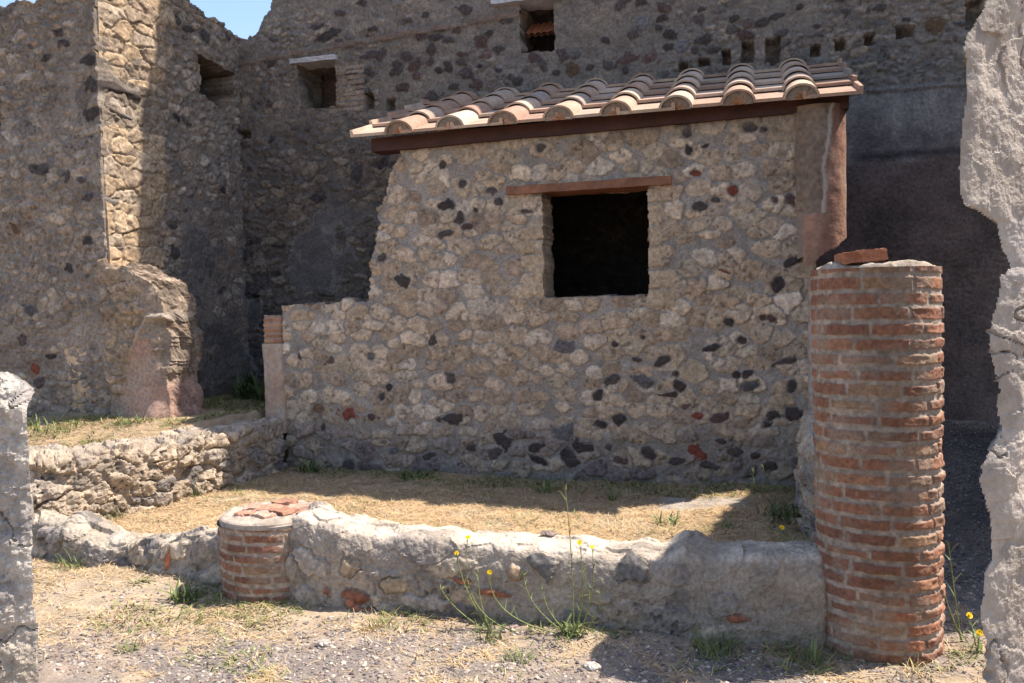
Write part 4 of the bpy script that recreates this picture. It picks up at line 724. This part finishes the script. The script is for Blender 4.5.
# ------------------------------------------------------------------ single plants
def leaf_strip(g, base, az, el0, L, wd, c, curl=.8, n=5, wob=0):
    base = np.asarray(base, float); el = el0; p = base.copy(); V = []; d2 = np.array([-math.sin(az), math.cos(az), 0])
    for k in range(n + 1):
        t = k / n; wv = wd * (math.sin(math.pi * (.15 + .85 * t)) if wd > .004 else 1 - .85 * t)
        V += [p - d2 * wv, p + d2 * wv]; st = L / n; p = p + st * np.array([math.cos(az) * math.cos(el), math.sin(az) * math.cos(el), math.sin(el)]); el -= curl / n
    g.add(V, np.asarray(c) * rng.uniform(.75, 1.2), [(2 * k, 2 * k + 1, 2 * k + 3, 2 * k + 2) for k in range(n)], smooth=False)
def stem_tube(g, pts, r0, r1, c):
    pts = np.asarray(pts, float); n = len(pts); V = []; m = 5
    T = np.gradient(pts, axis=0); T /= np.linalg.norm(T, axis=1, keepdims=True)
    for k in range(n):
        a = np.cross(T[k], [.3, .8, .2]); a /= np.linalg.norm(a); b = np.cross(T[k], a); r = r0 + (r1 - r0) * k / (n - 1)
        for i in range(m): V.append(pts[k] + r * (math.cos(i * 2 * math.pi / m) * a + math.sin(i * 2 * math.pi / m) * b))
    g.add(V, c, [(k * m + i, k * m + (i + 1) % m, k * m + m + (i + 1) % m, k * m + m + i) for k in range(n - 1) for i in range(m)], smooth=True)
def curve_pts(a, b, bow, n=14):
    a = np.asarray(a, float); b = np.asarray(b, float); t = np.linspace(0, 1, n)[:, None]; return a + (b - a) * t + np.asarray(bow) * (4 * t * (1 - t))
def flower(parent, p, r, tilt, az):
    """head with two rings of toothed petals round a darker disc"""
    g = Geo(); d = np.array([math.cos(az) * math.sin(tilt), math.sin(az) * math.sin(tilt), math.cos(tilt)]); a = np.cross(d, [.2, .9, .1]); a /= np.linalg.norm(a); b = np.cross(d, a); p = np.asarray(p, float)
    for ring, (rr, up_, n) in enumerate(((r, .10, 13), (r * .68, .3, 10))):
        for k in range(n):
            t = 2 * math.pi * (k + .4 * ring) / n; e = math.cos(t) * a + math.sin(t) * b; q = -math.sin(t) * a + math.cos(t) * b; w_ = rr * .24
            g.add([p + e * rr * .15 - q * w_ * .5, p + e * rr * .15 + q * w_ * .5, p + e * rr + q * w_ + d * rr * up_, p + e * rr - q * w_ + d * rr * up_], (.80, .56, .015) if ring == 0 else (.78, .50, .012), [(0, 1, 2, 3)], smooth=False)
    g.add([p + (math.cos(t) * a + math.sin(t) * b) * r * .28 + d * r * .25 for t in np.linspace(0, 2 * math.pi, 9)[:-1]] + [p + d * r * .36], (.62, .36, .01), tris=[(i, (i + 1) % 8, 8) for i in range(8)], smooth=False)
    g.add([p + (math.cos(t) * a + math.sin(t) * b) * r * .30 for t in np.linspace(0, 2 * math.pi, 9)[:-1]] + [p - d * r * .7], (.15, .20, .06), tris=[((i + 1) % 8, i, 8) for i in range(8)], smooth=True)
    return g.build('flower', M['petal'], parent)
GRN = [(.13, .18, .055), (.16, .20, .07), (.10, .145, .045), (.20, .22, .09)]
def tuft(u, w, name, label, cat, n=26, L=(.06, .16), wd=(.002, .004), group=None, el=(.7, 1.5), pal=GRN, curl=(.5, 1.5), spread=.04):
    z = float(ground_h(u, w)); t = tag(None or bpy.data.objects.new(name, None), None, None) if False else None
    g = Geo()
    for k in range(n):
        r = spread * math.sqrt(rng.random()); a = rng.uniform(0, 6.28)
        leaf_strip(g, (u + r * math.cos(a), w + r * math.sin(a), z - .006), rng.uniform(0, 6.28), rng.uniform(*el), rng.uniform(*L), rng.uniform(*wd), rng.choice(pal), rng.uniform(*curl))
    return tag(g.build(name, M['leaf'], base=(u, w, z)), label, cat, group or dict(grass_tuft='small grass tufts along the walls', leafy_weed='leafy weeds growing on the ground', shrub='dark shrubs behind the stub')[name])
# yellow-flowered weed in front of the low wall
def flowering(name, label, u, w, stems, leaves, group=None, side_twigs=True):
    z = float(ground_h(u, w)); t = thing(name, label, 'plant', u, w, z, 'yellow flowering weeds' if name == 'flowering_weed' else None); g = Geo(); fl = []
    for (du, dw, hu, hw, hz, bow, r, kind) in stems:
        r = r * .68
        pts = curve_pts((u + du, w + dw, z - .01), (u + hu, w + hw, hz), bow); stem_tube(g, pts, .0034, .0017, (.19, .23, .085))
        for k in range(2, 13):
            if side_twigs and rng.random() < .8: leaf_strip(g, pts[k], rng.uniform(0, 6.28), rng.uniform(.3, 1.3), rng.uniform(.015, .07), rng.uniform(.0015, .0035), rng.choice(GRN), .5, 3)
        if kind == 'f': fl.append((pts[-1], r))
        else:
            for q in range(6): leaf_strip(g, pts[-1] + np.array([rng.uniform(-.006, .006), 0, 0]), rng.uniform(0, 6.28), rng.uniform(.4, 1.4), rng.uniform(.012, .03), .003, (.22, .24, .09), .3, 2)
    g.build('stems', M['leaf'], t); g = Geo()
    for k in range(leaves): leaf_strip(g, (u + rng.uniform(-.05, .05), w + rng.uniform(-.03, .03), z - .006), rng.uniform(0, 6.28), rng.uniform(.5, 1.4), rng.uniform(.05, .16), rng.uniform(.002, .0055), rng.choice(GRN), rng.uniform(.3, 1.4), 5)
    if leaves: g.build('leaves', M['leaf'], t)
    for p, r in fl: flower(t, p, r, rng.uniform(.5, 1.1), -math.pi / 2 + rng.uniform(-.7, .7))
    return t
flowering('flowering_weed', 'tall branching weed with yellow flowers in front of the middle of the low wall', .80, -2.70,
          [(0, 0, -.03, .02, .655, (.01, 0, 0), .016, 'b'), (.01, 0, .03, .02, .42, (.02, 0, .02), .017, 'f'), (.02, -.01, .09, .0, .41, (.03, 0, 0), .014, 'f'), (-.02, 0, -.38, -.02, .27, (-.10, 0, -.05), .017, 'f'), (-.02, -.02, -.48, -.02, .425, (-.16, 0, -.14), .019, 'f'), (0, -.01, .05, .02, .30, (.02, 0, .02), .01, 'b'), (-.01, -.01, -.22, -.02, .27, (-.05, 0, -.01), .01, 'b'), (-.01, -.01, -.14, .01, .20, (-.03, 0, 0), .01, 'b'), (.02, 0, .12, 0, .20, (.03, 0, 0), .01, 'b')], 46)
flowering('flowering_weed', 'thin yellow-flowered weed left of the tall branching one, by the low wall', .42, -2.71, [(0, 0, -.16, .0, .345, (-.03, 0, .0), .015, 'f'), (.0, 0, -.06, .01, .26, (-.02, 0, 0), .01, 'b'), (-.02, 0, -.24, .0, .17, (-.03, 0, 0), .01, 'b')], 12)
flowering('flowering_weed', 'small weed with two yellow heads on the shaded gravel right of the tall column', 2.46, -2.50, [(0, 0, -.03, -.0, .16, (0, 0, 0), .019, 'f'), (0, 0, -.01, -.08, .12, (0, 0, 0), .019, 'f'), (-.03, .1, -.13, .10, .38, (-.02, 0, 0), .01, 'b'), (-.04, .1, -.09, .10, .42, (0, 0, 0), .01, 'b')], 8)
flowering('flowering_weed', 'single yellow flower on the garden floor just behind the wall, beside the tall column', 1.70, -1.75, [(0, 0, .01, 0, .29, (.01, 0, 0), .02, 'f')], 14)
flowering('wild_seedhead', 'pale dry seed-headed plant at the foot of the hut wall on the right', 1.60, -.26, [(0, 0, .02, 0, .32, (.02, 0, 0), .01, 'b'), (0, 0, -.04, 0, .29, (-.02, 0, 0), .01, 'b'), (.02, 0, .08, 0, .25, (.02, 0, 0), .01, 'b')], 16)
tuft(-1.22, -2.72, 'leafy_weed', 'dark leafy weed at the left foot of the short brick column', 'plant', 60, (.06, .17), (.003, .007), pal=[(.085, .12, .04), (.11, .15, .05)], spread=.07)
tuft(-1.62, -2.56, 'leafy_weed', 'flat rosette weed in the sun before the low left wall remnant', 'plant', 30, (.06, .12), (.004, .008), el=(.3, .9), pal=[(.2, .21, .1), (.24, .24, .12), (.3, .26, .14)], spread=.05)
tuft(-2.28, -2.36, 'grass_tuft', 'bright green grass tuft against the far left wall remnant', 'plant', 60, (.06, .16), (.002, .004), spread=.07)
tuft(-2.55, -1.70, 'grass_tuft', 'green tuft at the foot of the boulder retaining wall', 'plant', 50, (.05, .12), (.002, .004), spread=.07)
tuft(-2.36, -1.10, 'grass_tuft', 'taller green tuft leaning on the middle of the boulder retaining wall', 'plant', 50, (.08, .2), (.002, .004), spread=.06)
tuft(1.05, -1.12, 'grass_tuft', 'green tuft on the sunlit garden floor behind the low wall', 'plant', 44, (.05, .13), (.003, .006), spread=.08)
tuft(1.42, -1.15, 'grass_tuft', 'small green tuft in the garden nearer the tall column', 'plant', 26, (.04, .09), (.003, .005), spread=.05)
tuft(.10, -.42, 'grass_tuft', 'upright dark green tuft at the hut wall under the window', 'plant', 40, (.08, .2), (.003, .005), spread=.05)
tuft(.62, -.50, 'grass_tuft', 'thin upright tuft on the shadow edge right of the window', 'plant', 30, (.08, .18), (.002, .004), spread=.04)
tuft(.45, -2.82, 'grass_tuft', 'green tuft by the thin yellow-flowered weed', 'plant', 50, (.05, .12), (.002, .004), spread=.05)
tuft(-.10, -2.80, 'grass_tuft', 'short dry tuft at the foot of the low wall near its brick patch', 'plant', 30, (.06, .14), (.0015, .003), pal=[(.4, .31, .16), (.22, .22, .1)], spread=.05)
tuft(1.42, -2.72, 'grass_tuft', 'dark tuft in the shade at the foot of the low wall', 'plant', 50, (.06, .16), (.002, .005), spread=.08)
tuft(1.78, -2.72, 'grass_tuft', 'dark tuft in the corner of low wall and tall column', 'plant', 36, (.06, .15), (.002, .005), spread=.06)
tuft(2.18, -2.80, 'grass_tuft', 'dry tuft at the base of the tall column', 'plant', 36, (.04, .1), (.0015, .003), pal=[(.45, .34, .18), (.2, .2, .09)], spread=.07)
tuft(-1.08, -3.28, 'grass_tuft', 'small tuft on the gravel at lower left', 'plant', 30, (.03, .08), (.002, .004), spread=.05)
tuft(.62, -3.02, 'grass_tuft', 'low tuft on the gravel below the flowering weed', 'plant', 40, (.03, .09), (.002, .004), spread=.06)
tuft(-3.2, -.75, 'leafy_weed', 'sunlit weed on the raised bed before the broken stub', 'plant', 90, (.04, .15), (.002, .0045), spread=.12)
tuft(-4.0, -.95, 'leafy_weed', 'bushy green weed on the raised bed far left', 'plant', 150, (.04, .18), (.003, .006), spread=.25)
tuft(-3.65, -1.05, 'leafy_weed', 'middle green weed on the raised bed', 'plant', 90, (.04, .13), (.002, .0045), spread=.16)
for (a, b, lb) in ((-2.75, .75, 'dark shrub in the shade between stub and pilaster'), (-3.15, .95, 'dark shrub in the shaded corner behind the stub')):
    tuft(a, b, 'shrub', lb, 'shrub', 150, (.12, .38), (.008, .02), pal=[(.05, .075, .025), (.07, .10, .035)], spread=.25, el=(.4, 1.5))
tuft(-1.95, -.16, 'leafy_weed', 'dark leafy weed in the corner of hut and retaining wall', 'plant', 50, (.08, .2), (.004, .009), pal=[(.07, .10, .03), (.09, .13, .04)], spread=.10)
tuft(-1.0, -.22, 'leafy_weed', 'dark leafy weed at the hut wall left of the window', 'plant', 50, (.06, .14), (.004, .008), pal=[(.07, .10, .03), (.09, .13, .04)], spread=.12)
tuft(1.72, -.9, 'leafy_weed', 'dark weed in the shade beside the thin wall end', 'plant', 60, (.06, .16), (.004, .008), pal=[(.07, .10, .03), (.09, .13, .04)], spread=.14)
# loose stones
def stone(u, w, z, a, b, c_, label, colr, seed):
    A, T = np.meshgrid(np.linspace(0, 2 * math.pi, 41), np.linspace(-math.pi / 2, math.pi / 2, 21)); x = np.cos(T) * np.cos(A); y = np.cos(T) * np.sin(A); zz = np.sin(T)
    r = 1 + .5 * fbm(x * 1.7 + zz, y * 1.7 - zz, seed, 3) + .2 * fbm(x * 5 + 2 * zz, y * 5 - zz, seed + 3, 3); P = np.stack([u + x * r * a, w + y * r * b, z + c_ * .6 + zz * r * c_], -1)
    tag(Geo().add(P, np.asarray(colr) * (.7 + .6 * vn(x * 6 + zz * 3, y * 6, seed))[..., None], grid_quads(*A.shape), smooth=False).build('loose_stone', M['rubble'], base=(u, w, z)), label, 'stone', 'loose stones')
stone(.60, -2.34, .350, .038, .03, .010, 'flat brownish stone lying on the low wall behind the tall stem', (.2, .165, .145), 3)
stone(-2.62, -2.52, .0, .05, .04, .03, 'pale loose stone on the ground by the left wall remnant', (.36, .33, .29), 5)
stone(-.25, -3.05, .0, .03, .025, .016, 'small pale stone on the gravel before the short column', (.42, .39, .35), 7)
stone(.95, -3.02, .0, .035, .03, .02, 'small whitish stone at the edge of the column shadow', (.5, .47, .42), 9)
for o in bpy.data.objects:
    if 'base' in o: del o['base']
